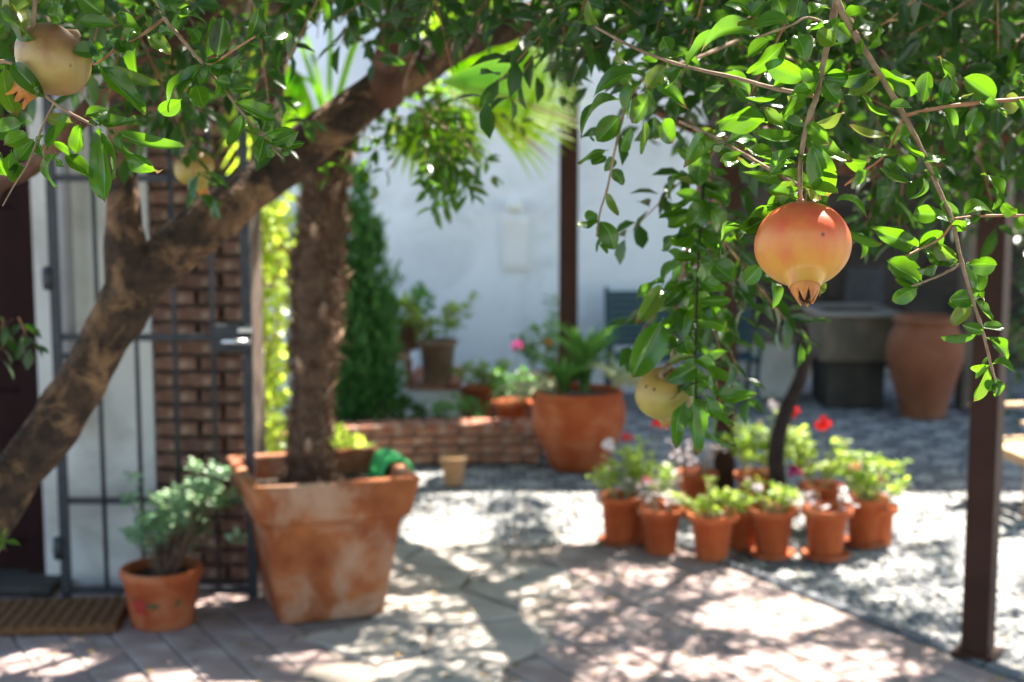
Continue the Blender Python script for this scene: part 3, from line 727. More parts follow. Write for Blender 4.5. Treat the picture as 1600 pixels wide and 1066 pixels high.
# ================================================================== small potted plants
def frame_normal(D, up=.6):
    n = np.array([0, 0, up]) + rng.normal(0, .5, (len(D), 3)); return n
def geranium(loc, rt, rb, h, label, n_leaf=90, spread=.14, height=.18, leafm='geranium', flowers=(), dry=0, lsize=.03, potm='potclay', saucer=False, rz=0, stems=9, name='potted_geranium', cat='potted plant', group='geranium pots around the pergola post', lean=(0, 0), lw=.95, tilt=0):
    t = thing(name, label, cat, loc, rz, group)
    z0 = 0
    if saucer:
        MB().lathe([(0, .002), (rb+.02, .002), (rb+.035, .02), (rb+.03, .022), (rb+.02, .012), (0, .012)], 28).build('saucer', M[potm], t, True); z0 = .012
    o = MB().lathe([(r, z+z0) for r, z in pot_mesh(rt, rb, h)], 40).build('pot', M[potm], t, True)
    MB().lathe([(0, h*.86+z0), (rt-.016, h*.84+z0)], 20).build('soil', M['soil'], t)
    mb = MB(); ends = []; base = h*.85+z0
    for k in range(stems):
        a = rng.uniform(0, 6.28); r = 1.25*spread*math.sqrt(rng.uniform(.03, 1)); hh = 1.15*height*rng.uniform(.45, 1.05)
        p0 = Vector((.4*rt*math.cos(a), .4*rt*math.sin(a), base)); p2 = Vector((r*math.cos(a)+lean[0], r*math.sin(a)+lean[1], base+hh))
        p1 = p0.lerp(p2, .5)+Vector((0, 0, .02))+rv(.012)
        pts = smooth_path([p0, p1, p2], 4); mb.tube(pts, [.004-.002*i/len(pts) for i in range(len(pts))], 5); ends.append(pts)
    mb.build('stems', M['drystem'] if dry > .4 else M['stem'], t)
    P = []; D = []; n_leaf = int(n_leaf*(2.1 if dry < .4 else 1.3))
    for k in range(n_leaf):
        pts = ends[k % stems]; i = int(len(pts)*rng.uniform(.35, 1)-1e-6); q = pts[i]
        d = Vector((rng.normal(0, 1), rng.normal(0, 1), rng.uniform(-.2, .8))).normalized(); P.append(q+d*rng.uniform(0, .02)); D.append(d+Vector((0, 0, -.1)))
    if n_leaf: bulk('foliage', P, D, frame_normal(P, 1.1), lsize*rng.uniform(.6, 1.25, len(P)), lsize*lw*rng.uniform(.6, 1.2, len(P)), LOWR, M[leafm], t)
    for (col, fx, fy, fz, fr) in flowers:
        fr *= 1.4; fz *= 1.28
        c = Vector((fx, fy, base+fz)); k = 26
        dirs = [Vector(rng.normal(0, 1, 3)).normalized() for _ in range(k)]; dirs = [Vector((d.x, d.y, abs(d.z)*.8-.1)) for d in dirs]
        bulk('flower', [c+d*fr*.45 for d in dirs], [d.cross(rv()).normalized() if i % 2 else d for i, d in enumerate(dirs)], dirs, [fr*.75]*k, [fr*.7]*k, LOWR, M[col], t)
        MB().tube([c, Vector((c.x*.6, c.y*.6, base+fz*.45)), Vector((c.x*.3, c.y*.3, base))], .0022, 5).build('flower_stem', M['stem'], t)
    return t
rtp, rbp, hp = .107, .064, .195
def base_at(px, py): p = G(px, py); return (p.x, p.y, 0)
geranium(base_at(968, 848), .1, .064, .2, 'bushy green geranium pot with pale pink and red blooms, leftmost in the front row', 130, .12, .17, flowers=[('white_petal', -.05, 0, .19, .028), ('red_petal', .03, 0, .215, .022), ('white_petal', -.1, -.05, .02, .02)], saucer=True)
geranium(base_at(1032, 864), .1, .062, .195, 'geranium pot with bare twigs and withered pink leaves, second from left in front', 34, .12, .16, dry=.8, leafm='white_petal', lsize=.024, flowers=[('pink_petal', -.06, 0, .11, .02)])
geranium(base_at(1112, 873), rtp, rbp, hp, 'geranium pot with grey green small leaves right below the hanging leaf spray', 150, .13, .12, lsize=.024, leafm='succulent' if False else 'geranium')
geranium(base_at(1206, 869), rtp, rbp, hp, 'geranium pot with lime leaves and dry stalks directly before the dark vine trunk', 85, .12, .11, lsize=.028, flowers=[('white_petal', -.07, -.02, .09, .02), ('white_petal', .07, -.05, .05, .018)], saucer=True)
geranium(base_at(1290, 871), .106, .066, .2, 'geranium pot with nearly bare dry stems, second from right in front', 20, .1, .08, dry=.9, lsize=.03, leafm='white_petal', saucer=True)
geranium(base_at(1350, 851), .098, .064, .2, 'tall lime green geranium pot with one pink bloom, rightmost in the front row', 150, .15, .2, flowers=[('pink_petal', -.06, -.05, .13, .02), ('pink_petal', .06, 0, .07, .02)], saucer=True)
def rim_at(px, py, h=.2): p = G(px, py, h); return (p.x, p.y, 0)
geranium(rim_at(1008, 775), .09, .06, .19, 'geranium pot with a red bloom standing behind the withered front pot', 110, .13, .22, flowers=[('red_petal', .05, 0, .27, .024)], lsize=.03)
geranium(rim_at(1088, 736), .1, .066, .2, 'geranium pot with pinkish dry leaves behind the foot of the pergola post at left', 50, .14, .15, dry=.6, leafm='white_petal', lsize=.026)
geranium(rim_at(1180, 738), .1, .066, .2, 'lush lime green geranium pot between pergola post and dark vine trunk', 190, .16, .27, lsize=.036, flowers=[('white_petal', .08, 0, .27, .024)])
geranium(rim_at(1283, 756), .1, .066, .2, 'geranium pot with two bright red blooms behind the dry front pot', 190, .17, .24, lsize=.034, flowers=[('red_petal', -.13, .02, .27, .034), ('red_petal', -.0, 0, .235, .034), ('magenta_petal', -.12, -.02, .07, .03)])
geranium(rim_at(1372, 778), .088, .06, .17, 'geranium pot mostly hidden behind the rightmost front pot with small lime leaves', 120, .13, .15, lsize=.03)
geranium(rim_at(1160, 785), .085, .055, .17, 'low geranium pot inside the ring between the post and the front pots', 60, .11, .1, lsize=.028, flowers=[('pink_petal', .05, .0, .06, .018)])

# rosette plant foliage
P = []; D = []; mb = MB()
cent = []
for k in range(58):
    t_ = rng.uniform(0, 1); px = 222+125*t_+rng.normal(0, 16); py = 838-62*t_+rng.normal(0, 24)
    py = min(862, max(738, py)); cent.append(V(px, py, 4.98+rng.uniform(-.1, .12)))
cent += [V(245, 790, 4.95), V(300, 770, 4.95), V(335, 745, 5.0), V(225, 830, 4.9), V(280, 800, 4.9), V(362, 848, 4.9)]
b0 = Vector((ps.x, ps.y, .17))
for c in cent:
    mid = b0.lerp(c, .5)+Vector((0, 0, .015)); mid = b0.lerp(c, .45)+rv(.02); pts = smooth_path([b0+rv(.03)*.8, mid, c], 3); mb.tube(pts, .0022, 5)
    ax = (c-mid).normalized(); ax = (ax+Vector((0, 0, .6))).normalized()
    for q in range(10):
        a = q*2.4; s = ax.orthogonal().normalized(); s2 = ax.cross(s); d = (s*math.cos(a)+s2*math.sin(a))+ax*(.15+.5*q/13)
        P.append(c+ax*.004*q); D.append(d.normalized())
off = Matrix.Translation(-Vector((ps.x, ps.y, 0)))
o = mb.build('stems', M['palmbark'], sp1); o.matrix_parent_inverse = off
o = bulk('foliage', P, D, [Vector((0, -.2, 1))-Vector(d)*.3 for d in D], rng.uniform(.034, .052, len(P)), rng.uniform(.02, .03, len(P)), LOWR, M['succulent'], sp1); o.matrix_parent_inverse = off

# plants in the large bowl
def wparent(o, root): o.parent = root; o.matrix_parent_inverse = Matrix.Translation(-root.location) if not root.rotation_euler.z else (Matrix.Translation(root.location) @ Matrix.Rotation(root.rotation_euler.z, 4, 'Z')).inverted(); return o
def straps(name, c, n, L, W, m, root, up=1.6, spread=1.0, bias=(0, 0)):
    P = []; D = []
    for k in range(n):
        a = rng.uniform(0, 6.28); d = Vector((math.cos(a)*spread+bias[0], math.sin(a)*spread+bias[1], up*rng.uniform(.6, 1.2))); P.append(Vector(c)+Vector((math.cos(a), math.sin(a), 0))*.03*rng.uniform(0, 1)); D.append(d)
    Nn = [Vector((-d.x*.6, -d.y*.6, 1)) for d in D]
    o = bulk(name, P, D, Nn, L*rng.uniform(.6, 1.1, n), np.full(n, W), leaf_template(7, 'lance', .9, .3, cols=2, pet=0), M[m], None); return wparent(o, root)
bx, by = bp.location.x, bp.location.y
straps('strap_leaf_clump', (bx+.03, by, .4), 46, .42, .03, 'strap', bp, 2.6, .55)
straps('strap_leaf_clump', (bx-.08, by-.03, .4), 20, .3, .028, 'strap', bp, 1.6, .8)
straps('hanging_leaf_clump', (bx-.14, by-.08, .4), 14, .32, .018, 'variegated', bp, .5, .8, (-.8, -.3))
sp_t = thing('spider_plant', 'pale striped spider plant arching over the right side of the orange bowl', 'plant', (bx+.2, by-.1, .41))
straps('leaf_clump', (bx+.2, by-.1, .45), 44, .24, .022, 'variegated', sp_t, .9, .9, (.3, -.2))
straps('runner', (bx+.25, by-.12, .45), 8, .4, .01, 'variegated', sp_t, .3, .4, (.8, -.5))
# pots on the steps and beside the bowl
def pot_on(px, py, Y, z, rt, rb, h, **k):
    p = V(px, py, Y); geranium((p.x, Y, z), rt, rb, h, **k)
grp = 'pots on and before the plant steps'
pot_on(684, 600, 8.75, zs[3]+.016, .13, .085, .27, label='greyed clay pot with a leafy pale green geranium on the middle step', n_leaf=130, spread=.19, height=.26, lsize=.05, potm='oldpot', group=grp)
pot_on(640, 560, 8.95, zs[2]+.016, .1, .065, .2, label='small pot with dark green leaves on the step beside the cypress', n_leaf=90, spread=.17, height=.2, lsize=.05, leafm='strap', potm='oldpot', group=grp)
pot_on(752, 655, 8.72, zs[4]+.016, .11, .075, .24, label='red brown pot with feathery green plant on the lowest step', n_leaf=170, spread=.16, height=.2, lsize=.035, group=grp)
pot_on(800, 665, 8.1, .06, .115, .08, .2, label='orange pot of fine leaved plant with one magenta flower behind the brick wall', n_leaf=200, spread=.16, height=.2, lsize=.03, leafm='strap', group=grp, flowers=[('magenta_petal', .03, 0, .27, .032)])
pot_on(850, 650, 8.9, .0, .12, .08, .3, label='pot with tall bluish leaves and an orange flower behind the orange bowl', n_leaf=110, spread=.18, height=.42, lsize=.06, leafm='succulent', group=grp, flowers=[('orange_petal', .02, -.1, .2, .03)])
# hanging pot on the far wall at the left
hp_ = V(432, 446, 9.82); hg = thing('wall_pot', 'terracotta pot hung on the white wall beside the palm trunk', 'flowerpot', (hp_.x, 9.82, hp_.z))
MB().lathe(pot_mesh(.145, .1, .3, .02, .05), 36).build('pot', M['terracotta'], hg, True)
tb = MB().tube([(0, 0, 0)]+[(.15*math.cos(a), .15*math.sin(a), .2) for a in np.linspace(0, 6.28, 18)], .006, 5); tb.build('ring', M['iron'], hg)
P = [Vector((rng.normal(0, .12), rng.normal(-.02, .08), .3+abs(rng.normal(0, .12)))) for _ in range(140)]
bulk('foliage', P, [rv() for _ in P], frame_normal(P), rng.uniform(.05, .08, len(P)), rng.uniform(.04, .06, len(P)), LOWR, M['creeper'], hg)

# ground plants in the bed
def shrub(name, label, cat, c, rx, ry, rz_, n, L, W, m, tpl=LOWR, stemh=.1):
    t = thing(name, label, cat, (c[0], c[1], c[2]))
    P = []; D = []
    for _ in range(n):
        d = Vector(rng.normal(0, 1, 3)).normalized(); r = rng.uniform(.4, 1)**.5
        P.append(Vector((d.x*rx*r, d.y*ry*r, stemh+abs(d.z)*rz_*r))); D.append(d+Vector((0, 0, .3)))
    mb = MB()
    for k in range(7): mb.tube([(0, 0, 0), P[k*3]*.5+Vector((0, 0, .02)), P[k*3]], .005, 5)
    mb.build('stems', M['stem'], t)
    bulk('foliage', P, D, frame_normal(P), L*rng.uniform(.6, 1.2, n), W*rng.uniform(.6, 1.2, n), tpl, M[m], t); return t
p = V(528, 690, 7.0); shrub('ground_plant', 'lime green low plant behind the palm planter', 'plant', (p.x, 7.0, 0), .16, .12, .2, 120, .06, .05, 'creeper')
p = V(640, 660, 8.1); shrub('ground_plant', 'dark low shrub at the foot of the cypress in the bed', 'plant', (p.x-.1, 8.1, .06), .2, .2, .1, 160, .06, .03, 'crown', LOW)
p = V(720, 660, 8.2); shrub('ground_plant', 'small dull green ground plant before the white steps', 'plant', (p.x, 8.15, .06), .16, .14, .1, 120, .05, .025, 'strap', LOW)
# conifer
cy = thing('cypress_tree', 'dense columnar green conifer standing between palm trunk and white wall', 'tree', (V(552, 600, 8.25).x, 8.25, .06))
P = []; D = []
lobes = [(0, 0, 1.3, .13), (-.15, .03, 1.8, .1), (.12, -.03, 1.22, .09), (-.05, -.05, .95, .17), (.05, .04, 1.5, .07), (-.22, 0, 1.4, .08), (.17, 0, .8, .08)]
for (lx, ly, lh, lr) in lobes:
    for _ in range(1000):
        z = rng.uniform(.02, 1)*lh; a = rng.uniform(0, 6.28); rr = lr*min(1, (1.02-z/lh)*3.2)**.6*rng.uniform(.3, 1.25)*(1+.3*math.sin(a*3+z*9))
        P.append(Vector((lx+rr*math.cos(a), ly+rr*math.sin(a), z))); D.append(Vector((math.cos(a)*.7, math.sin(a)*.7, 1.0))+rv(.35))
bulk('crown', P, D, [Vector((d.x, d.y, .1)) for d in D], rng.uniform(.05, .1, len(P)), rng.uniform(.014, .026, len(P)), LOW, M['cypress'], cy)
MB().tube([(0, 0, 0), (0, 0, .5), (-.05, 0, 1.5)], [.035, .03, .01], 8).build('trunk', M['palmbark'], cy)
# creeper at the pillar corner
cr = thing('climbing_creeper', 'sunlit yellow green creeper hanging in a strip beside the brick pillar', 'vine', (V(412, 700, 6.1).x, 6.1, 0))
P = []; D = []; mb = MB()
for k in range(13):
    x0 = rng.uniform(-.07, .06); pts = [Vector((x0+.03*math.sin(z*4+k)+(.02*z), rng.uniform(-.03, .03), z)) for z in np.arange(0, 2.4, .12)]
    mb.tube(pts, .004, 5)
    for z in np.arange(.1, 2.35, .02):
        i = min(len(pts)-1, int(z/.12)); q = pts[i]; P.append(Vector((q.x+rng.normal(0, .042), rng.normal(0, .035), z+rng.uniform(-.02, .02)))); D.append(Vector((rng.normal(0, 1), rng.normal(-.2, .7), -.6)))
mb.build('stems', M['drystem'], cr)
bulk('foliage', P, D, [Vector((rng.normal(0, .4), -.8, .5)) for _ in P], rng.uniform(.035, .06, len(P)), rng.uniform(.028, .045, len(P)), LOWR, M['creeper'], cr)
sup = thing('creeper_trellis', 'thin dark trellis pole carrying the creeper beside the pillar', 'trellis', (V(394, 700, 6.16).x, 6.16, 0)); MB().tube([(0, 0, 0), (0, 0, 2.5)], .01, 6).build('pole', M['iron'], sup)
MB().tube([(-.1, 0, 1.2), (.15, 0, 1.2)], .006, 6).build('rung', M['iron'], sup); MB().tube([(-.1, 0, 2.1), (.15, 0, 2.1)], .006, 6).build('rung', M['iron'], sup)

# dark vine trunk in the ring of pots
vb = G(1213, 835)
vt = thing('old_vine', 'thin dark twisting vine trunk rising from the geranium ring', 'vine', (vb.x, vb.y, 0))
pts = [(vb.x, vb.y, 0)]+[V(px, py, 6.1) for px, py in ((1213, 760), (1214, 700), (1228, 640), (1252, 590), (1260, 545), (1255, 500), (1240, 465), (1232, 420), (1245, 340), (1262, 240), (1258, 120), (1270, 0), (1290, -120))]
pts = smooth_path(pts, 4)
wparent(MB().tube(pts, [.042-.023*min(1, i/26) for i in range(len(pts))], 10, lambda i, t: .14*math.sin(t*3+i*.9)+.08*math.sin(i*1.7)).build('trunk', M['darkvine'], None, True), vt)

# ================================================================== palm
pc = Vector((-.697, 5.09, .43))
pm_ = thing('palm_tree', 'fan palm with shaggy fibrous trunk growing in the square planter', 'tree', (pc.x-.02, pc.y+.02, .43))
tp_ = [V(483, 752, 5.15), V(484, 690, 5.15), V(490, 560, 5.15), V(497, 430, 5.15), V(505, 320, 5.15), V(511, 250, 5.15), V(514, 205, 5.15)]
tp_[0].z = .42; pts = smooth_path(tp_, 8)
rad = [.06+.016*min(1, i/18)-.014*max(0, i-24)/24+.005*math.sin(i*.9)+.007*math.sin(i*.31+1) for i in range(len(pts))]; rad[0] = .11; rad[1] = .1; rad[2] = .088
wparent(MB().tube(pts, rad, 22, lambda i, t: .08*math.sin(t*5+i*2.1)+.05*rng.normal()).build('trunk', M['palmbark'], None, True), pm_)
P = []; D = []; Nn = []
for k in range(7000):
    s = rng.uniform(0, len(pts)-1.01); i = int(s); c = pts[i].lerp(pts[i+1], s-i); a = rng.uniform(0, 6.28); r = rad[i]*rng.uniform(.8, 1.05)
    o_ = Vector((math.cos(a), math.sin(a), 0)); P.append(c+o_*r); D.append(o_*rng.uniform(.1, .75)+Vector((-math.sin(a), math.cos(a), 0))*rng.normal(0, .7)+Vector((0, 0, rng.choice([-1, .9])*rng.uniform(.3, 1.2)))); Nn.append(o_)
wparent(bulk('fibre', P, D, Nn, rng.uniform(.02, .07, len(P)), rng.uniform(.0012, .004, len(P)), LOW, M['fibre']), pm_)
# old leaf bases
for k in range(26):
    s = (k+.5)/26*(len(pts)-6)+3; i = int(s); c = pts[i]; a = k*2.4; o_ = Vector((math.cos(a), math.sin(a), 0))
    wparent(MB().tube([c+o_*rad[i]*.8, c+o_*(rad[i]+.012)+Vector((0, 0, .035)), c+o_*(rad[i]+.03)+Vector((0, 0, .06))], [.022, .015, .004], 7).build('leaf_base', M['fibre'], None, True), pm_)
crown_c = pts[-1]
def frond(hub, dirv, upv, L, n=24, arc=150, base=None, droop=.4):
    hub = Vector(hub); dirv = Vector(dirv).normalized(); upv = Vector(upv); side = dirv.cross(upv).normalized(); nrm = side.cross(dirv)
    mb = MB()
    b = Vector(base) if base is not None else crown_c
    mid = b.lerp(hub, .5)+Vector((0, 0, .06)); mb.tube(smooth_path([b, mid, hub], 5), [.011-.0005*i for i in range(11)], 6)
    for k in range(n):
        a = R(-arc/2+arc*k/(n-1)); d = dirv*math.cos(a)+side*math.sin(a); l = L*(.72+.28*math.cos(a))*rng.uniform(.93, 1.04); w_ = .0135
        sd = nrm.cross(d).normalized(); vs = []
        for j in range(7):
            t = j/6; q = hub+d*l*t+Vector((0, 0, -droop*l*t*t*.5*rng.uniform(.8, 1.2))); ww = w_*(.5+.9*t*2 if t < .5 else 1.4*(1-t)*2*.98+.04)
            ww = min(ww, w_*1.2)
            vs += [q-sd*ww, q+nrm*ww*.5, q+sd*ww]
        fs = []
        for j in range(6):
            for c_ in range(2): fs.append((j*3+c_, j*3+c_+1, (j+1)*3+c_+1, (j+1)*3+c_))
        mb.add(vs, fs)
    return wparent(mb.build('frond', M['palmleaf'], None, True), pm_)
frond(V(690, 128, 5.3), (1, .1, .02), (0, -1, .85), .56, 18, 60, droop=.1)
frond(V(700, 140, 5.35), (1, .2, -.1), (0, -.7, 1.2), .42, 16, 100, droop=.2)
frond(V(740, 150, 5.6), (1, .1, -.25), (0, -1, .9), .42, 16, 90, droop=.3)
frond(V(690, 60, 5.6), (1, .2, .35), (0, -1, .3), .45, 20, 110, droop=.3)
frond(V(690, 100, 5.5), (.7, .1, .55), (0, -1, .3), .36, 22, 150, droop=.5)
frond(V(660, 170, 5.0), (.6, -.2, -.8), (.5, -.8, .3), .3, 20, 140, droop=.3)
frond(V(470, 40, 5.6), (-.5, .3, .6), (0, -.9, .3), .5, 24, 160)
frond(V(470, 120, 5.2), (-.6, .1, -.5), (-.2, -.9, .4), .4, 24, 150, droop=.5)
frond(V(590, 10, 5.5), (.3, .4, 1), (0, -1, .2), .55, 24, 150)
frond(V(520, -60, 5.0), (-.2, -.6, .8), (0, -.6, -.6), .5, 24, 150)
frond(V(600, -40, 4.8), (.6, -.7, .5), (0, .2, 1), .5, 24, 150)
frond(V(420, -30, 5.3), (-1, -.2, .3), (0, -.2, 1), .5, 24, 150)

# ================================================================== pomegranate trees
T1 = thing('pomegranate_tree', 'old pomegranate tree whose thick forked trunk leans across the left of the courtyard', 'tree', (-1.62, 3.0, 0))
T2 = thing('pomegranate_tree', 'leafy pomegranate tree reaching in from the right above the courtyard', 'tree', (1.75, 2.35, 0))
def limb(root, pts, rad, m='bark', name='branch', n=14, k=5, bumpy=.07):
    pts = smooth_path(pts, k); rr = np.interp(np.linspace(0, 1, len(pts)), np.linspace(0, 1, len(rad)), rad)
    ph = rng.uniform(0, 6, 3)
    f = lambda i, t: bumpy*(math.sin(t*2+i*.35+ph[0])+.7*math.sin(t*3-i*.6+ph[1])+.5*math.sin(t*5+i*1.1+ph[2]))
    o = MB().tube(pts, list(rr), n, f).build(name, M[m], None, True); wparent(o, root); return o
def pxr(w_, Y): return w_/2/FPX*Y
limb(T1, [(-1.62, 3.0, -.05), (-1.5, 3.0, .5), V(-110, 930, 3.0), V(10, 765, 3.0), V(95, 650, 3.0), V(165, 530, 3.0), V(222, 440, 3.02), V(330, 345, 3.05), V(430, 268, 3.1), V(560, 165, 3.15), V(665, 95, 3.25), V(745, 52, 3.4), V(830, 28, 3.5), V(960, 5, 3.7), V(1120, -60, 4.0), V(1300, -190, 4.4), V(1500, -330, 5.0)],
     [.09, .075, .06, .056, .053, .052, .058, .051, .048, .046, .044, .045, .04, .036, .034, .03, .02], name='trunk', n=30, k=12, bumpy=.05)
limb(T1, [V(215, 470, 3.02), V(198, 400, 3.0), V(192, 320, 2.98), V(193, 220, 2.95), V(205, 100, 2.9), V(225, -40, 2.9), V(260, -250, 3.0)], [.06, .045, .036, .034, .034, .032, .02])
limb(T1, [V(420, 275, 3.12), V(418, 200, 3.2), V(425, 110, 3.3), V(440, 20, 3.4), V(450, -120, 3.6), V(500, -330, 4.2)], [.045, .036, .032, .03, .028, .015])
limb(T1, [V(598, 150, 3.16), V(615, 90, 3.1), V(628, 20, 3.05), V(650, -80, 3.1), V(760, -260, 3.6)], [.045, .042, .036, .032, .015], 'redbark')
limb(T1, [V(-60, 560, 2.9), V(-40, 420, 2.75), V(-15, 300, 2.6), V(50, 262, 2.55), V(120, 190, 2.5), V(170, 140, 2.5), V(260, 70, 2.45), V(340, 10, 2.5), V(420, -60, 2.6)], [.05, .035, .018, .016, .016, .015, .014, .012, .01], 'redbark')
limb(T1, [V(-150, 980, 3.0), V(-90, 760, 2.92), V(-60, 560, 2.9)], [.05, .06, .06], 'redbark')
# limbs that carry the leaf roof
for a, b, c in (((-.1, 3.4, 2.3), (.3, 5, 2.75), (.8, 7.2, 2.9)), ((-.5, 3.4, 2.3), (-.7, 5, 2.7), (-.6, 7.4, 2.9)), ((.6, 4.0, 2.35), (1.4, 5.2, 2.8), (2.2, 7.6, 2.95)), ((.6, 4, 2.4), (.4, 6, 2.9), (.2, 8, 3.0))):
    limb(T1, [a, b, c], [.022, .014, .006], n=8)
limb(T2, [(1.75, 2.35, -.05), (1.72, 2.35, .6), (1.68, 2.38, 1.3), (1.5, 2.45, 1.95), (1.25, 2.6, 2.25), (.8, 2.7, 2.3), (.4, 2.8, 2.35)], [.08, .07, .065, .055, .04, .03, .02], name='trunk', n=16)
limb(T2, [(1.66, 2.38, 1.35), (1.5, 2.2, 1.75), (1.2, 1.9, 2.0), (.7, 1.55, 2.02), (.42, 1.4, 2.0)], [.05, .04, .03, .016, .008], n=10)
limb(T2, [V(1640, 190, 2.9), V(1400, 260, 2.9), V(1200, 235, 2.85), V(1060, 190, 2.8), V(960, 130, 2.9)], [.022, .02, .017, .012, .006], 'redbark')
limb(T2, [(1.6, 2.6, 1.6), V(1640, 190, 2.9)], [.04, .022], 'redbark', k=4)
limb(T2, [(1.5, 2.5, 1.9), (1.8, 4, 2.6), (2.6, 6.4, 2.9)], [.035, .018, .008], n=8)
limb(T2, [(1.3, 2.6, 2.2), (1.2, 4, 2.7), (1.4, 6, 2.9)], [.025, .013, .006], n=8)

# ---- gaps shaped into the leaf roof so the sun reaches the ground and the things below
GAPS = [('g', 0., 705, 822, 78, 34, .97), ('g', 0., 1195, 962, 135, 28, .95), ('g', 0., 1250, 1045, 190, 32, .9), ('g', 0., 1440, 795, 85, 50, .95), ('g', 0., 1580, 830, 60, 60, .8), ('g', 0., 1370, 880, 80, 26, .85),
        ('g', 0., 50, 1045, 120, 36, .95), ('g', 0., 165, 988, 60, 14, .8), ('g', 0., 345, 945, 50, 16, .8), ('g', 0., 650, 945, 60, 12, .8), ('g', 0., 790, 950, 60, 20, .7), ('g', 0., 690, 880, 60, 14, .7), ('g', 0., 900, 800, 60, 16, .6), ('g', 0., 1460, 930, 90, 24, .75), ('g', 0., 1580, 1000, 70, 40, .7), ('g', 0., 1000, 1040, 90, 24, .75),
        ('g', 0., 900, 905, 120, 14, .5), ('g', .3, 1170, 720, 215, 58, .72), ('g', .5, 490, 742, 170, 30, .6), ('g', .3, 280, 790, 90, 60, .93), ('g', .5, 975, 610, 60, 45, .9), ('g', .4, 1590, 700, 60, 70, .97),
        ('y', 6.1, 415, 480, 60, 260, .98), ('y', 5.4, 760, 115, 250, 130, 1.), ('y', 5.15, 535, 420, 50, 330, .96), ('y', 5.3, 480, 100, 70, 110, .8), ('y', 1.45, 1300, 250, 420, 420, .93), ('y', 1.5, 250, 110, 300, 220, .85), ('y', 3.0, 330, 400, 420, 330, .45), ('y', 2.0, 1050, 400, 160, 320, .5), ('y', 3.3, 680, 210, 110, 110, .75), ('y', 8.3, 580, 330, 60, 80, .8)]
def shade_keep(P):
    P = np.asarray(P); keep = np.ones(len(P), bool)
    for (k, val, cx_, cy_, rx, ry, pr) in GAPS:
        t = (P[:, 2]-val)/sv.z if k == 'g' else (P[:, 1]-val)/sv.y
        ok = t > .05; Q = P-np.array(sv)[None]*t[:, None]
        z = Q[:, 2]-H; f = Q[:, 1]*cp-z*sp; u = Q[:, 1]*sp+z*cp; f = np.where(np.abs(f) < .05, .05, f)
        px = 800+FPX*Q[:, 0]/f; py = 533-FPX*u/f
        ins_ = ok & (((px-cx_)/rx)**2+((py-cy_)/ry)**2 < 1)
        keep &= ~(ins_ & (rng.uniform(0, 1, len(P)) < pr))
    return keep
def twigs(S0, D0, length, nl, Lr, Wr, droop=.5, spread=1.0):
    """S0,D0 (k,3): leaves in pairs along k drooping twigs"""
    S0 = np.asarray(S0, float); D0 = np.asarray(D0, float); D0 /= np.linalg.norm(D0, axis=1, keepdims=True); k = len(S0)
    P = []; D = []; Nn = []
    ref = rng.normal(0, 1, (k, 3)); A = np.cross(D0, ref); A /= np.linalg.norm(A, axis=1, keepdims=True); B = np.cross(D0, A)
    ln = length*rng.uniform(.6, 1.2, k)
    for j in range(nl):
        t = (j//2+1)/(nl/2); c = S0+D0*(ln*t)[:, None]; c[:, 2] -= droop*ln*t*t*.5
        ph = (j % 2)*math.pi+(j//2)*1.57+rng.normal(0, .35, k)
        o_ = A*np.cos(ph)[:, None]+B*np.sin(ph)[:, None]
        d = o_*spread+D0*rng.uniform(.5, 1.1, (k, 1)); d[:, 2] -= .25
        P.append(c); D.append(d); n = rng.normal(0, .45, (k, 3)); n[:, 2] += .8; Nn.append(n)
    P = np.concatenate(P); D = np.concatenate(D); Nn = np.concatenate(Nn)
    return P, D, Nn, rng.uniform(*Lr, len(P)), rng.uniform(*Wr, len(P)), (S0, D0, ln)
TINY = (np.array([(0, 0, 0), (-.5, .45, .12), (0, .5, -.02), (.5, .45, .12), (0, 1, -.12)]), [(0, 2, 1), (0, 3, 2), (1, 2, 4), (2, 3, 4)], np.array([(.5, 0), (0, .5), (.5, .5), (1, .5), (.5, 1)]))
TINYQ = (TINY[0], [(0, 3, 2, 1), (1, 2, 3, 4)], TINY[2])
STEMT = (np.array([(-.5, 0, 0), (.5, 0, 0), (-.3, 1, -.002), (.3, 1, -.002), (0, 0, .02), (0, 1, .012)]), [(0, 1, 3, 2), (1, 4, 5, 3), (4, 0, 2, 5)], np.array([(.5, 0)]*6))
def foliage(root, tw, tpl, m, keepf=None, name='crown'):
    P, D, Nn, L, W, (S0, D0, ln) = tw
    if keepf is not None: k = keepf(P); P, D, Nn, L, W = P[k], D[k], Nn[k], L[k], W[k]
    o = wparent(bulk(name, P, D, Nn, L, W, tpl, M[m]), root); tag(o, kind='stuff')
    DD = D0.copy(); DD[:, 2] -= .25
    k = slice(None) if keepf is None else keepf(S0+D0*ln[:, None]*.5)
    o2 = wparent(bulk('twigs', S0[k], DD[k], np.tile([0, 0, 1.], (len(S0), 1))[k], ln[k], np.full(len(S0), .0035)[k], STEMT, M['redtwig']), root); tag(o2, kind='stuff')
    return len(P)
# leaf roof over the courtyard; unseen part behind the camera added to deepen shade
def roof(root, x0, x1, n):
    x = rng.uniform(x0, x1, n); y = rng.uniform(-2., 8.3, n); z = rng.uniform(2.62, 3.25, n)
    # clumpy
    cl = np.sin(x*3.1+1.3*np.sin(y*2.2))*np.cos(y*2.7+x)+.35*np.sin(x*7.3)*np.sin(y*6.1)
    k = rng.uniform(-1.3, .9, n) < cl+.8; S0 = np.stack([x, y, z], 1)[k]
    z_ok = S0[:, 2] > 1.6+.117*S0[:, 1]+.02; S0 = S0[z_ok]
    D0 = rng.normal(0, 1, (len(S0), 3)); D0[:, 2] = D0[:, 2]*.25-.1
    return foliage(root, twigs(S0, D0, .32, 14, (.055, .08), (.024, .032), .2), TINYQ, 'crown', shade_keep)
print('roof', roof(T1, -2.2, 1.0, 8500), roof(T2, 1.0, 4.4, 8500))

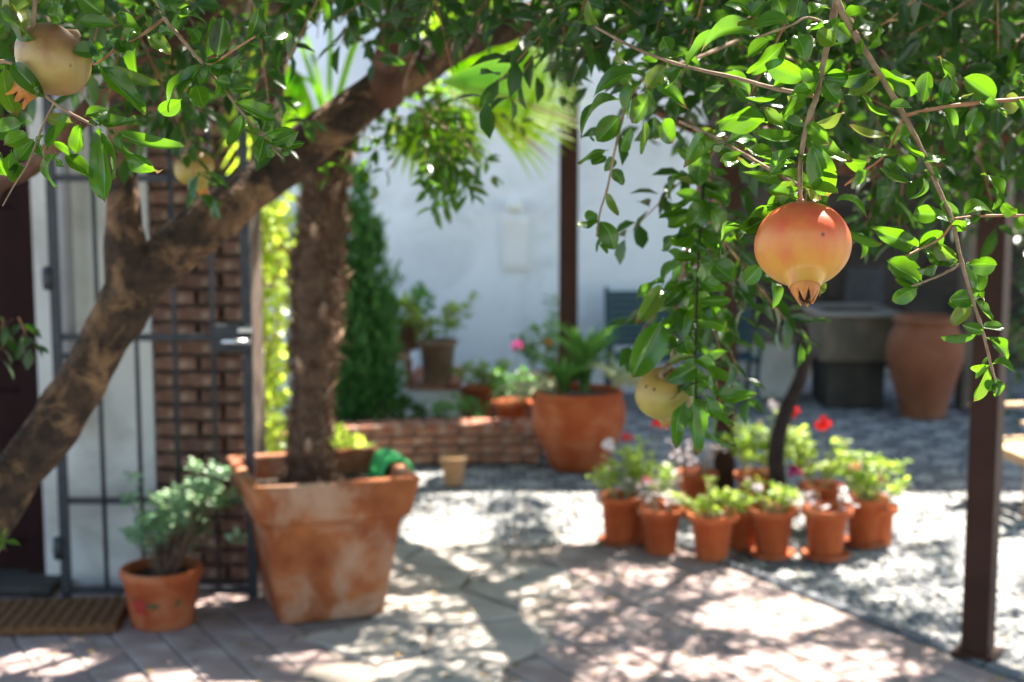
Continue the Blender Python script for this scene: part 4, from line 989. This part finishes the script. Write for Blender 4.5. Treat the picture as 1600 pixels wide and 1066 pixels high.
# crowns that hang into view
def region(n, fn, Y0, Y1, root, m='crown', nl=12, L=(.042, .068), W=(.016, .025), length=.18, down=-.5, keepf=None):
    S0 = []; D0 = []
    while len(S0) < n:
        px, py = fn(); Y = rng.uniform(Y0, Y1); p = V(px, py, Y); S0.append(p); D0.append(Vector((rng.normal(0, .8), rng.normal(0, .8), down+rng.normal(0, .5))))
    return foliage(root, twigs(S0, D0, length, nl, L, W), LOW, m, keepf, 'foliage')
def seen_gap(ells):
    def f(P):
        z = P[:, 2]-H; ff = P[:, 1]*cp-z*sp; u = P[:, 1]*sp+z*cp; px = 800+FPX*P[:, 0]/ff; py = 533-FPX*u/ff; k = np.ones(len(P), bool)
        for (cx_, cy_, rx, ry, pr) in ells: k &= ~((((px-cx_)/rx)**2+((py-cy_)/ry)**2 < 1) & (rng.uniform(0, 1, len(P)) < pr))
        return k
    return f
def fn1():
    px = rng.uniform(-80, 900); lim = np.interp(px, [-80, 0, 100, 200, 300, 400, 440, 520, 560, 650, 720, 800, 900], [90, 50, 10, 60, 100, 30, 0, -30, -30, -50, -60, -60, -30]); return px, rng.uniform(-90, lim)
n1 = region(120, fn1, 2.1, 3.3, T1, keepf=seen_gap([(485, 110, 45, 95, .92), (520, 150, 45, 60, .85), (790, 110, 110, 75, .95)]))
def fn1b(): return rng.uniform(230, 330), rng.uniform(100, 160)
region(12, fn1b, 2.6, 2.9, T1)
def fn1c(): return rng.normal(660, 36), rng.uniform(130, 190)
region(24, fn1c, 3.2, 3.5, T1, m='leaf', L=(.035, .05), W=(.015, .02))
def fn1d(): return rng.normal(712, 16), rng.uniform(215, 255)
region(7, fn1d, 3.2, 3.4, T1, m='leaf', down=-1.4, length=.1)
def fn1e(): return rng.uniform(800, 900), rng.uniform(0, 40)
region(3, fn1e, 3.3, 3.8, T1, down=-1.0)
def fn1f(): return rng.uniform(-5, 45), rng.uniform(470, 520)
region(3, fn1f, 2.9, 3.0, T1, length=.09, down=-.8, nl=8)
def fn1g(): return rng.uniform(-20, 20), rng.uniform(835, 870)
region(4, fn1g, 2.75, 2.85, T1, m='leaf', length=.05, down=.5, nl=6, L=(.03, .04))
def fn2():
    px = rng.uniform(890, 1680); lim = np.interp(px, [890, 960, 1050, 1120, 1200, 1300, 1400, 1500, 1680], [0, 10, 50, 120, 150, 150, 150, 180, 230]); return px, rng.uniform(-90, lim)
region(230, fn2, 2.0, 3.3, T2, keepf=seen_gap([(935, 110, 30, 35, .9), (1000, 180, 30, 40, .5), (1330, 300, 60, 40, .6)]))
def fn2b():
    py = rng.uniform(230, 480); return 1108+rng.normal(0, 16), py
region(13, fn2b, 2.2, 2.5, T2, down=-1.2)
def fn2c(): return rng.uniform(1560, 1680), rng.uniform(280, 640)
region(40, fn2c, 7.5, 8.6, T2, L=(.06, .09), W=(.03, .04), length=.3)
def fn2d(): return rng.uniform(1300, 1420), rng.uniform(220, 280)
region(8, fn2d, 2.4, 3.0, T2)

# ---- individually built leaves and twigs close to the camera
LV = []
for k in range(10):
    tv, tf, tuv = leaf_template(10, 'oblong', rng.uniform(-.8, 1.1), rng.uniform(.15, .7), rng.uniform(-2.8, 3.2), cols=6, pet=.05)
    o = mesh_obj('leaf_source', tv, tf, M['leaf'], None, True, tuv); LV.append(o.data); bpy.data.objects.remove(o)
nleaf = [0]
def leaf_at(br, b, t, wd, n=None, var=None):
    b = Vector(b); t = Vector(t); D = t-b; L = D.length; Dn = D.normalized()
    if n is None:
        n = Vector((rng.normal(0, .6), -.7+rng.normal(0, .3), .4+rng.normal(0, .6)))
    X = Dn.cross(Vector(n)); X.normalize(); Z = X.cross(Dn)
    m4 = Matrix(((X.x*wd, Dn.x*L, Z.x*L*.6, b.x), (X.y*wd, Dn.y*L, Z.y*L*.6, b.y), (X.z*wd, Dn.z*L, Z.z*L*.6, b.z), (0, 0, 0, 1)))
    nleaf[0] += 1
    return inst('leaf', LV[int(rng.integers(0, 10)) if var is None else var], br, m4)
def px_leaf(br, bx_, by_, tx, ty, w_, Y, dY=.012):
    b = V(bx_, by_, Y+rng.normal(0, .003)); t = V(tx, ty, Y+rng.normal(0, dY)); leaf_at(br, b, t, w_/FPX*Y*rng.uniform(1.08, 1.4))
def twig(root, path, w0, w1, mtl='twig'):
    pts = smooth_path([V(*p) for p in path], 6); rr = [pxr(w0+(w1-w0)*i/(len(pts)-1), p.y) for i, p in enumerate(pts)]
    ph = rng.uniform(0, 6)
    o = MB().tube(pts, rr, 8, lambda i, t: (.25 if i % 9 == 4 else 0)+.08*math.sin(i*2.1+t+ph)).build('branch', M[mtl], None, True); wparent(o, root); return o, pts
def auto_leaves(br, pts, step, L=(.03, .045), W=(.012, .018), skip=0, frac=1.0, start=0):
    acc = 0; i0 = 0
    for i in range(1, len(pts)):
        acc += (pts[i]-pts[i-1]).length
        if acc < step or i < start: continue
        acc = 0; t = (pts[i]-pts[i-1]).normalized(); i0 += 1
        s = t.cross(Vector((rng.normal(0, .35), -1 if i0 % 2 else -.3, .6 if i0 % 2 else 1))).normalized()
        for sg in (-1, 1):
            if rng.uniform() > frac: continue
            d = (s*sg+t*rng.uniform(.2, .8)+rv(.2)+Vector((0, 0, .1))).normalized(); leaf_at(br, pts[i], pts[i]+d*rng.uniform(*L), rng.uniform(*W))
YN = 1.42
def z3(x, y): return 880+x*.45, y*.45
A, Ap = twig(T2, [(1292, -60, 1.42), (1310, 5, 1.42), (1330, 45, 1.42), (1372, 112, 1.42), (1412, 180, 1.42), (1440, 235, 1.42), (1466, 295, 1.42), (1488, 345, 1.42), (1500, 400, 1.41), (1517, 460, 1.4), (1536, 520, 1.4), (1548, 570, 1.4), (1557, 600, 1.4)], 11, 4)
B, Bp = twig(T2, [(1310, -20, 1.44), (1297, 50, 1.44), (1284, 110, 1.43), (1276, 150, 1.43), (1262, 190, 1.42), (1252, 240, 1.42), (1250, 285, 1.42), (1250, 318, 1.42)], 10, 7)
C, Cp = twig(T2, [(1412, 182, 1.42), (1450, 172, 1.41), (1500, 164, 1.41), (1560, 158, 1.42), (1640, 152, 1.43)], 6, 7, 'redtwig')
Dt, Dp = twig(T2, [(1490, 342, 1.42), (1530, 338, 1.42), (1575, 337, 1.42), (1640, 338, 1.43)], 4, 5, 'redtwig')
E, Ep = twig(T2, [(1504, 410, 1.41), (1480, 425, 1.41), (1450, 438, 1.4), (1425, 447, 1.39)], 5, 3)
F, Fp = twig(T2, [(930, 42, 1.62), (985, 72, 1.6), (1045, 96, 1.58), (1095, 110, 1.56), (1150, 122, 1.54), (1205, 137, 1.5), (1270, 150, 1.45)], 4, 7)
Gt, Gp = twig(T2, [(1062, 190, 1.66), (1110, 212, 1.62), (1160, 240, 1.56), (1215, 272, 1.48), (1248, 290, 1.43)], 5, 7)
Ht, Hp = twig(T2, [(1412, 182, 1.42), (1398, 215, 1.43), (1380, 245, 1.44), (1350, 268, 1.45), (1320, 290, 1.46)], 4, 3, 'redtwig')
It, Ip = twig(T2, [(1490, 345, 1.42), (1470, 372, 1.41), (1440, 388, 1.41), (1415, 400, 1.4)], 4, 3, 'redtwig')
Ut, Up_ = twig(T2, [(1297, 40, 1.44), (1262, 28, 1.43), (1235, 40, 1.42), (1180, 60, 1.42)], 5, 3)
near = {A: [(930, 65, 938, 112, 45), (975, 60, 1050, 40, 45), (1000, 110, 1105, 78, 62), (1085, 85, 1080, 172, 42), (1095, 235, 1243, 312, 72), (1075, 238, 925, 285, 52), (1225, 392, 1275, 445, 60), (1170, 420, 1165, 497, 48), (1210, 372, 1128, 375, 36), (1250, 362, 1270, 250, 55), (1255, 555, 1155, 495, 66), (1255, 565, 1314, 555, 45), (1215, 605, 1165, 545, 62), (1210, 632, 1087, 615, 48), (1255, 590, 1312, 618, 46), (1250, 612, 1225, 702, 62), (1380, 745, 1288, 722, 50), (1310, 745, 1216, 740, 60), (1345, 770, 1262, 745, 55), (1385, 748, 1490, 712, 55), (1400, 765, 1358, 795, 42), (1400, 920, 1502, 915, 64), (1436, 1028, 1422, 897, 58), (1430, 1035, 1343, 1058, 52), (1440, 1042, 1362, 1085, 50)],
        B: [(840, 445, 972, 385, 66), (838, 440, 765, 420, 50), (860, 460, 975, 577, 50), (862, 490, 925, 697, 80), (775, 578, 630, 520, 74), (815, 470, 660, 495, 52), (760, 702, 582, 782, 78), (672, 800, 517, 828, 46), (700, 760, 600, 815, 40), (800, 620, 750, 668, 42), (710, 425, 522, 400, 84), (800, 455, 690, 395, 46), (860, 310, 793, 325, 42), (845, 275, 705, 212, 60), (880, 290, 830, 210, 55), (765, 320, 645, 374, 58), (890, 275, 820, 360, 45), (905, 285, 960, 360, 48), (905, 290, 990, 240, 50), (840, 655, 900, 690, 50), (820, 690, 700, 660, 44), (860, 600, 830, 530, 38)],
        Ut: [(690, 125, 465, 130, 66), (775, 140, 650, 262, 54), (790, 88, 668, 68, 60), (720, 135, 645, 197, 50), (800, 120, 850, 202, 62), (655, 55, 572, -5, 58), (770, 72, 745, -12, 50), (800, 70, 822, -12, 55), (640, 60, 700, 5, 50), (700, 95, 610, 60, 50), (850, 60, 920, 10, 56), (880, 100, 960, 165, 50)],
        C: [(1360, 340, 1300, 198, 52), (1362, 348, 1280, 348, 36), (1372, 346, 1428, 328, 36), (1505, 350, 1388, 270, 66), (1440, 372, 1400, 472, 48), (1590, 372, 1533, 345, 60), (1600, 320, 1592, 250, 36), (1440, 360, 1475, 352, 28), (1560, 350, 1620, 390, 55)],
        Dt: [(1500, 732, 1490, 588, 46), (1520, 700, 1572, 752, 38), (1575, 757, 1610, 795, 44), (1450, 750, 1400, 790, 40)],
        E: [(1370, 917, 1262, 868, 70), (1310, 918, 1228, 935, 42), (1247, 977, 1116, 908, 68), (1243, 990, 1150, 972, 38), (1232, 1000, 1140, 1042, 46), (1350, 925, 1300, 890, 36)],
        It: [(1232, 857, 1088, 798, 60), (1240, 862, 1316, 800, 62), (1235, 870, 1185, 890, 30), (1370, 905, 1290, 855, 60)],
        Ht: [(1130, 472, 988, 470, 58), (1110, 522, 1042, 552, 38), (1062, 562, 970, 560, 58), (1100, 545, 1160, 530, 40), (980, 330, 1110, 300, 72), (1136, 402, 1028, 362, 68), (1060, 590, 985, 640, 46), (1150, 600, 1110, 560, 40)]}
for br, ls_ in near.items():
    for (a, b, c, d, w_) in ls_: px_leaf(br, *z3(a, b), *z3(c, d), w_*.45, 1.42+rng.normal(0, .006))
def z7(x, y): return 1340+x*.375, 240+y*.375
for (a, b, c, d, w_) in [(490, 600, 385, 610, 58), (478, 625, 393, 717, 52), (490, 608, 552, 702, 56), (503, 752, 343, 758, 50), (525, 745, 430, 715, 40), (530, 762, 647, 858, 46), (548, 842, 503, 885, 52), (548, 890, 475, 1030, 60), (570, 940, 545, 992, 48), (585, 936, 580, 1012, 38), (495, 600, 535, 603, 8)]:
    px_leaf(A, *z7(a, b), *z7(c, d), w_*.375, 1.4)
for (a, b, c, d, w_, Y) in [(725, 975, 745, 1060, 44, 1.5), (690, 920, 630, 985, 48, 1.6), (985, 800, 1112, 842, 55, 1.65), (880, 980, 895, 1018, 40, 1.5), (1000, 820, 1060, 880, 60, 1.7), (940, 700, 1060, 715, 50, 1.6)]: px_leaf(Gt, *z3(a, b), *z3(c, d), w_*.45, Y)
auto_leaves(Fp and F, Fp, .035, (.035, .05), (.014, .019), frac=.8)
auto_leaves(Gt, Gp, .035, (.03, .048), (.014, .02), frac=.8)
auto_leaves(B, Bp, .03, (.03, .045), (.014, .02), frac=.6)
auto_leaves(A, Ap[:30], .04, (.028, .04), (.013, .018), frac=.4)
# medium distance clusters: big spray at upper left of the right tree
def z4(x, y): return 880+x*.225, y*.225
K, Kp = twig(T2, [(1160, 60, 2.0), (1090, 90, 1.9), (1020, 115, 1.82), (985, 150, 1.8), (965, 215, 1.8), (950, 290, 1.82), (938, 330, 1.84), (932, 370, 1.84)], 6, 2.5)
for (a, b, c, d, w_) in [(560, 520, 220, 585, 115), (410, 690, 68, 852, 100), (400, 800, 235, 985, 135), (550, 560, 395, 785, 115), (480, 880, 375, 1042, 105), (600, 640, 495, 855, 115), (560, 840, 520, 1066, 115), (640, 800, 622, 972, 115), (700, 820, 712, 962, 115), (720, 450, 595, 625, 105), (700, 500, 832, 542, 85), (680, 590, 800, 682, 95), (740, 365, 680, 250, 95), (960, 465, 798, 340, 62), (930, 470, 1082, 492, 72), (1200, 590, 1285, 702, 135), (1000, 980, 898, 1070, 115), (1120, 590, 978, 602, 52), (250, 178, 150, 38, 60), (165, 190, 158, 78, 34), (172, 172, 78, 156, 28), (540, 300, 450, 210, 80), (640, 350, 560, 430, 90), (820, 440, 700, 380, 90), (620, 560, 760, 640, 100), (540, 600, 640, 780, 110), (480, 560, 380, 540, 90)]:
    px_leaf(K, *z4(a, b), *z4(c, d), w_*.225, 1.78+rng.normal(0, .04), .02)
def z3b(x, y): return 880+x*.45, y*.45
for (a, b, c, d, w_) in [(165, 585, 212, 640, 34), (150, 665, 172, 755, 36), (125, 765, 188, 850, 62), (122, 760, 52, 802, 40), (118, 740, 78, 765, 44), (120, 830, 108, 872, 24), (125, 845, 152, 885, 20), (150, 540, 100, 575, 50), (110, 490, 90, 482, 24), (160, 520, 40, 552, 22), (175, 545, 150, 590, 34)]: px_leaf(K, *z3b(a, b), *z3b(c, d), w_*.45, 1.84)
# hanging strand with the half hidden fruit
Jt, Jp = twig(T2, [(1210, 200, 2.2), (1150, 210, 2.1), (1105, 250, 2.02), (1085, 330, 2.0), (1070, 410, 2.0), (1058, 470, 2.0), (1053, 520, 2.0), (1051, 566, 2.0)], 7, 7)
J2, J2p = twig(T2, [(1100, 280, 2.0), (1092, 400, 1.98), (1088, 500, 1.97), (1087, 570, 1.96), (1088, 640, 1.96)], 4, 3, 'darkvine')
def z8(x, y): return 970+x*.469, 220+y*.469
for (a, b, c, d, w_) in [(260, 745, 163, 802, 48), (250, 750, 235, 850, 82), (280, 750, 350, 812, 52), (240, 848, 248, 1048, 62), (280, 840, 342, 962, 55), (300, 840, 436, 866, 46), (290, 880, 312, 1032, 50), (215, 860, 172, 1002, 45), (300, 860, 372, 930, 50), (230, 770, 170, 850, 60), (245, 480, 212, 602, 62), (260, 500, 302, 602, 58), (260, 560, 346, 630, 68), (215, 640, 222, 722, 60), (150, 462, 45, 520, 26), (140, 480, 48, 612, 52), (142, 590, 35, 782, 90), (260, 400, 290, 470, 60), (300, 400, 376, 470, 62), (240, 310, 168, 372, 56), (250, 300, 332, 390, 72), (210, 410, 178, 470, 50), (280, 20, 253, 152, 66), (230, 112, 143, 167, 36), (235, 200, 173, 242, 40), (240, 240, 158, 292, 36), (290, 200, 230, 292, 66), (300, 230, 340, 300, 60), (220, 480, 160, 540, 50), (230, 420, 300, 360, 60), (250, 640, 190, 700, 54), (170, 500, 100, 560, 50), (300, 130, 350, 220, 60), (260, 120, 310, 180, 60), (190, 560, 150, 650, 60), (230, 560, 200, 640, 60), (220, 300, 270, 400, 60), (320, 260, 380, 330, 50)]:
    px_leaf(J2, *z8(a, b), *z8(c, d), w_*.469, 1.97+rng.normal(0, .03), .02)
auto_leaves(Jt, Jp, .028, (.035, .052), (.015, .021), start=8)
auto_leaves(J2, J2p, .022, (.04, .055), (.016, .022))
auto_leaves(C, Cp, .035, (.022, .034), (.01, .014), frac=.6)
auto_leaves(A, Ap[30:], .035, (.022, .034), (.011, .015), frac=.45)
# left sprays
def z1(x, y): return x*.3002, y*.3002
LA, LAp = twig(T1, [(235, -30, 1.42), (257, 28, 1.42), (279, 55, 1.42), (300, 80, 1.42), (320, 103, 1.42), (354, 145, 1.42), (390, 190, 1.42), (414, 214, 1.42), (432, 238, 1.42), (443, 248, 1.42)], 7, 2.5, 'twig')
LB, LBp = twig(T1, [(320, 103, 1.42), (345, 92, 1.41), (365, 78, 1.41), (399, 57, 1.41)], 5, 3, 'redtwig')
LC, LCp = twig(T1, [(-20, 100, 1.42), (15, 98, 1.42), (50, 130, 1.42), (90, 165, 1.42), (138, 192, 1.42), (152, 195, 1.42)], 6, 4, 'twig')
LD, LDp = twig(T1, [(60, -60, 1.42), (55, 0, 1.42), (52, 40, 1.42), (60, 60, 1.42)], 9, 7, 'twig')
LE, LEp = twig(T1, [(257, 28, 1.45), (215, 60, 1.45), (185, 75, 1.43), (150, 100, 1.43), (142, 96, 1.43)], 5, 3, 'redtwig')
LF, LFp = twig(T1, [(4, 322, 1.38), (22, 290, 1.39), (40, 262, 1.4), (52, 235, 1.41), (70, 190, 1.42), (85, 160, 1.42)], 2, 4, 'twig')
lefts = {LA: [(1035, 397, 830, 530, 115), (945, 517, 833, 582, 72), (1020, 440, 1062, 567, 78), (1075, 312, 1100, 75, 82), (1130, 302, 1165, 88, 84), (1215, 405, 1232, 292, 52), (1240, 312, 1308, 355, 45), (1205, 440, 1120, 415, 62), (1205, 465, 1312, 460, 38), (1222, 530, 1432, 632, 82), (1340, 702, 1238, 625, 38), (1350, 702, 1300, 635, 60), (1365, 692, 1388, 600, 48), (1405, 742, 1545, 700, 62), (1440, 762, 1585, 745, 40), (1432, 767, 1368, 805, 52), (1465, 800, 1507, 793, 26), (900, 172, 808, 182, 62), (940, 62, 900, -20, 90), (700, 60, 792, 110, 72), (850, 92, 905, -15, 85), (920, 112, 1062, 75, 54), (960, 142, 1042, 155, 44), (1080, 345, 1060, 440, 60), (1170, 300, 1130, 420, 70), (1045, 330, 1000, 250, 40), (880, 60, 820, -20, 70), (1000, 160, 1060, 240, 60), (1190, 480, 1130, 430, 50)],
         LB: [(1265, 217, 1368, 65, 80), (1330, 192, 1342, 112, 40), (1345, 207, 1430, 190, 48), (1288, 227, 1360, 240, 42)],
         LC: [(590, 682, 952, 820, 74), (600, 692, 802, 918, 72), (500, 662, 658, 892, 72), (470, 612, 742, 668, 62), (520, 702, 560, 1047, 88), (340, 802, 482, 942, 62), (290, 792, 240, 978, 88), (290, 802, 322, 872, 62), (270, 742, 402, 782, 66), (180, 722, 90, 842, 78), (60, 302, 262, 342, 38), (60, 322, 210, 492, 85), (20, 342, 52, 592, 115), (0, 52, 182, 202, 95), (120, 640, -20, 700, 90), (150, 700, 20, 760, 80), (230, 700, 200, 820, 60), (380, 640, 250, 620, 60), (420, 640, 400, 800, 70), (60, 780, 40, 940, 70), (110, 850, 60, 950, 60), (-10, 780, 20, 930, 60), (440, 600, 560, 570, 55)],
         LD: [(320, -15, 292, 124, 92), (160, -20, 60, 60, 80), (0, 30, 150, 110, 80), (200, 40, 260, -20, 60)],
         LE: [(545, 242, 398, 276, 64), (605, 132, 408, 125, 64), (545, 82, 395, -35, 92), (500, 332, 757, 598, 78), (560, 342, 838, 502, 58), (620, 202, 662, 305, 72), (760, 182, 892, 272, 62), (560, 240, 600, 180, 50), (640, 140, 620, 60, 50), (520, 300, 480, 200, 50), (700, 150, 640, 220, 60)]}
for br, ls_ in lefts.items():
    for (a, b, c, d, w_) in ls_: px_leaf(br, *z1(a, b), *z1(c, d), w_*.3, 1.42+rng.normal(0, .01))
auto_leaves(LA, LAp, .03, (.025, .04), (.012, .017), frac=.6)
auto_leaves(LE, LEp, .025, (.03, .045), (.013, .018), frac=.8)
auto_leaves(LC, LCp, .028, (.03, .045), (.013, .018), frac=.7)
print('single leaves', nleaf[0])

# ================================================================== pomegranates
def pomegranate(name, label, centre, D, axis, m, stem_to=None, teeth=6, roll=0, calyx_open=1.0, stemw=.004):
    """axis: unit vector from stem to calyx"""
    r = D/2; axis = Vector(axis).normalized()
    t = thing(name, label, 'pomegranate', centre, 0, 'pomegranates hanging from the trees')
    q = axis.to_track_quat('Z', 'Y').to_matrix().to_4x4() @ Matrix.Rotation(roll, 4, 'Z')
    prof = smooth_path([(0, 0, -.80), (.12, 0, -.80), (.35, 0, -.83), (.62, 0, -.72), (.88, 0, -.42), (1.0, 0, -.02), (.95, 0, .33), (.77, 0, .62), (.58, 0, .8), (.43, 0, .91), (.37, 0, 1.04), (.335, 0, 1.16), (.32, 0, 1.24)], 5)
    ph = rng.uniform(0, 6, 3)
    lob = lambda a, f, rr, z: 1+(.026*math.cos(6*a+ph[0])+.02*math.cos(4*a+ph[1])+.01*math.sin(2*a+ph[2]))*min(1, rr*1.2)
    mb = MB(); mb.lathe([(p.x*r, (p.z*.9 if p.z < .8 else .72+(p.z-.8)*.93)*r) for p in prof], 96, lob=lob); mb.v = [q @ Vector(v) for v in mb.v]
    mb.build('skin', m, t, True)
    # calyx with pointed lobes
    n = 72; rows = 9; vs = []
    for j in range(rows):
        f = j/(rows-1)
        for i in range(n):
            a = 2*math.pi*i/n; th = abs(((a*teeth/(2*math.pi)) % 1)-.5)*2     # 1 at notch, 0 at tip centre
            zz = 1.1+.13*min(f, .4)/.4*1 + max(0, f-.4)/.6*.26*(1-th**1.7)
            rr = .316-.11*f+(.13*(calyx_open-.75)*f*f*(1-th)) -.02*th*f
            vs.append(q @ Vector((rr*r*math.cos(a), rr*r*math.sin(a), zz*r)))
    fs = [(j*n+i, j*n+(i+1) % n, (j+1)*n+(i+1) % n, (j+1)*n+i) for j in range(rows-1) for i in range(n)]
    o = mesh_obj('calyx', vs, fs, M['calyx'], t, True); md = o.modifiers.new('thick', 'SOLIDIFY'); md.thickness = r*.045
    mb = MB()
    for k in range(34):
        a = rng.uniform(0, 6.28); rr = .2*math.sqrt(rng.uniform(0, 1)); mb.tube([q @ Vector((rr*r*math.cos(a), rr*r*math.sin(a), 1.1*r)), q @ Vector((rr*r*.6*math.cos(a+.3), rr*r*.6*math.sin(a+.3), (1.3+rng.uniform(0, .15))*r))], [.0006, .0009], 4)
    mb.lathe([(0, 0), (.26*r, 0)], 16, (0, 0, 1.04*r)); 
    nn = 16*2; mb.v[-nn:] = [tuple(q @ Vector(v)) for v in mb.v[-nn:]]
    mb.build('stamens', M['calyxdark'], t)
    if stem_to is not None:
        s0 = q @ Vector((0, 0, -.7*r)); s1 = Vector(stem_to)-Vector(centre)
        MB().tube(smooth_path([s0, s0-axis*r*.18, s0.lerp(s1, .6), s1], 4), [stemw*1.9, stemw*1.4, stemw*1.1]+[stemw]*10, 10).build('stem', M['twig'], t, True)
    return t
c = V(1254, 381, 1.405)
pomegranate('pomegranate', 'large ripe orange pomegranate in sharp focus hanging at the right', c, .0945, (-.06, -.62, -.78), M['fruit'], V(1250, 312, 1.42), roll=.3, calyx_open=.25)
c = V(1038, 614, 2.0)
pomegranate('pomegranate', 'greenish yellow pomegranate half hidden by a hanging leaf spray', c, .084, (.15, .5, -.85), M['fruit2'], V(1052, 562, 2.0), stemw=.0035)
c = V(84, 92, 1.44)
pomegranate('pomegranate', 'blotched beige pomegranate among leaves in the upper left corner', c, .078, (-.62, -.25, -.74), M['fruit3'], V(60, 45, 1.44), roll=.5, calyx_open=1.8)
c = V(303, 262, 2.85)
pomegranate('pomegranate', 'small blurred yellow pomegranate in shade above the leaning trunk', c, .08, (.3, .2, -.9), M['fruit2'], V(300, 180, 2.85), stemw=.003)
c = V(268, 112, 2.95)
pomegranate('pomegranate', 'pale blurred pomegranate deep in the leaves of the left tree', c, .085, (.3, .3, -.9), M['fruit2'], V(262, 40, 2.95))
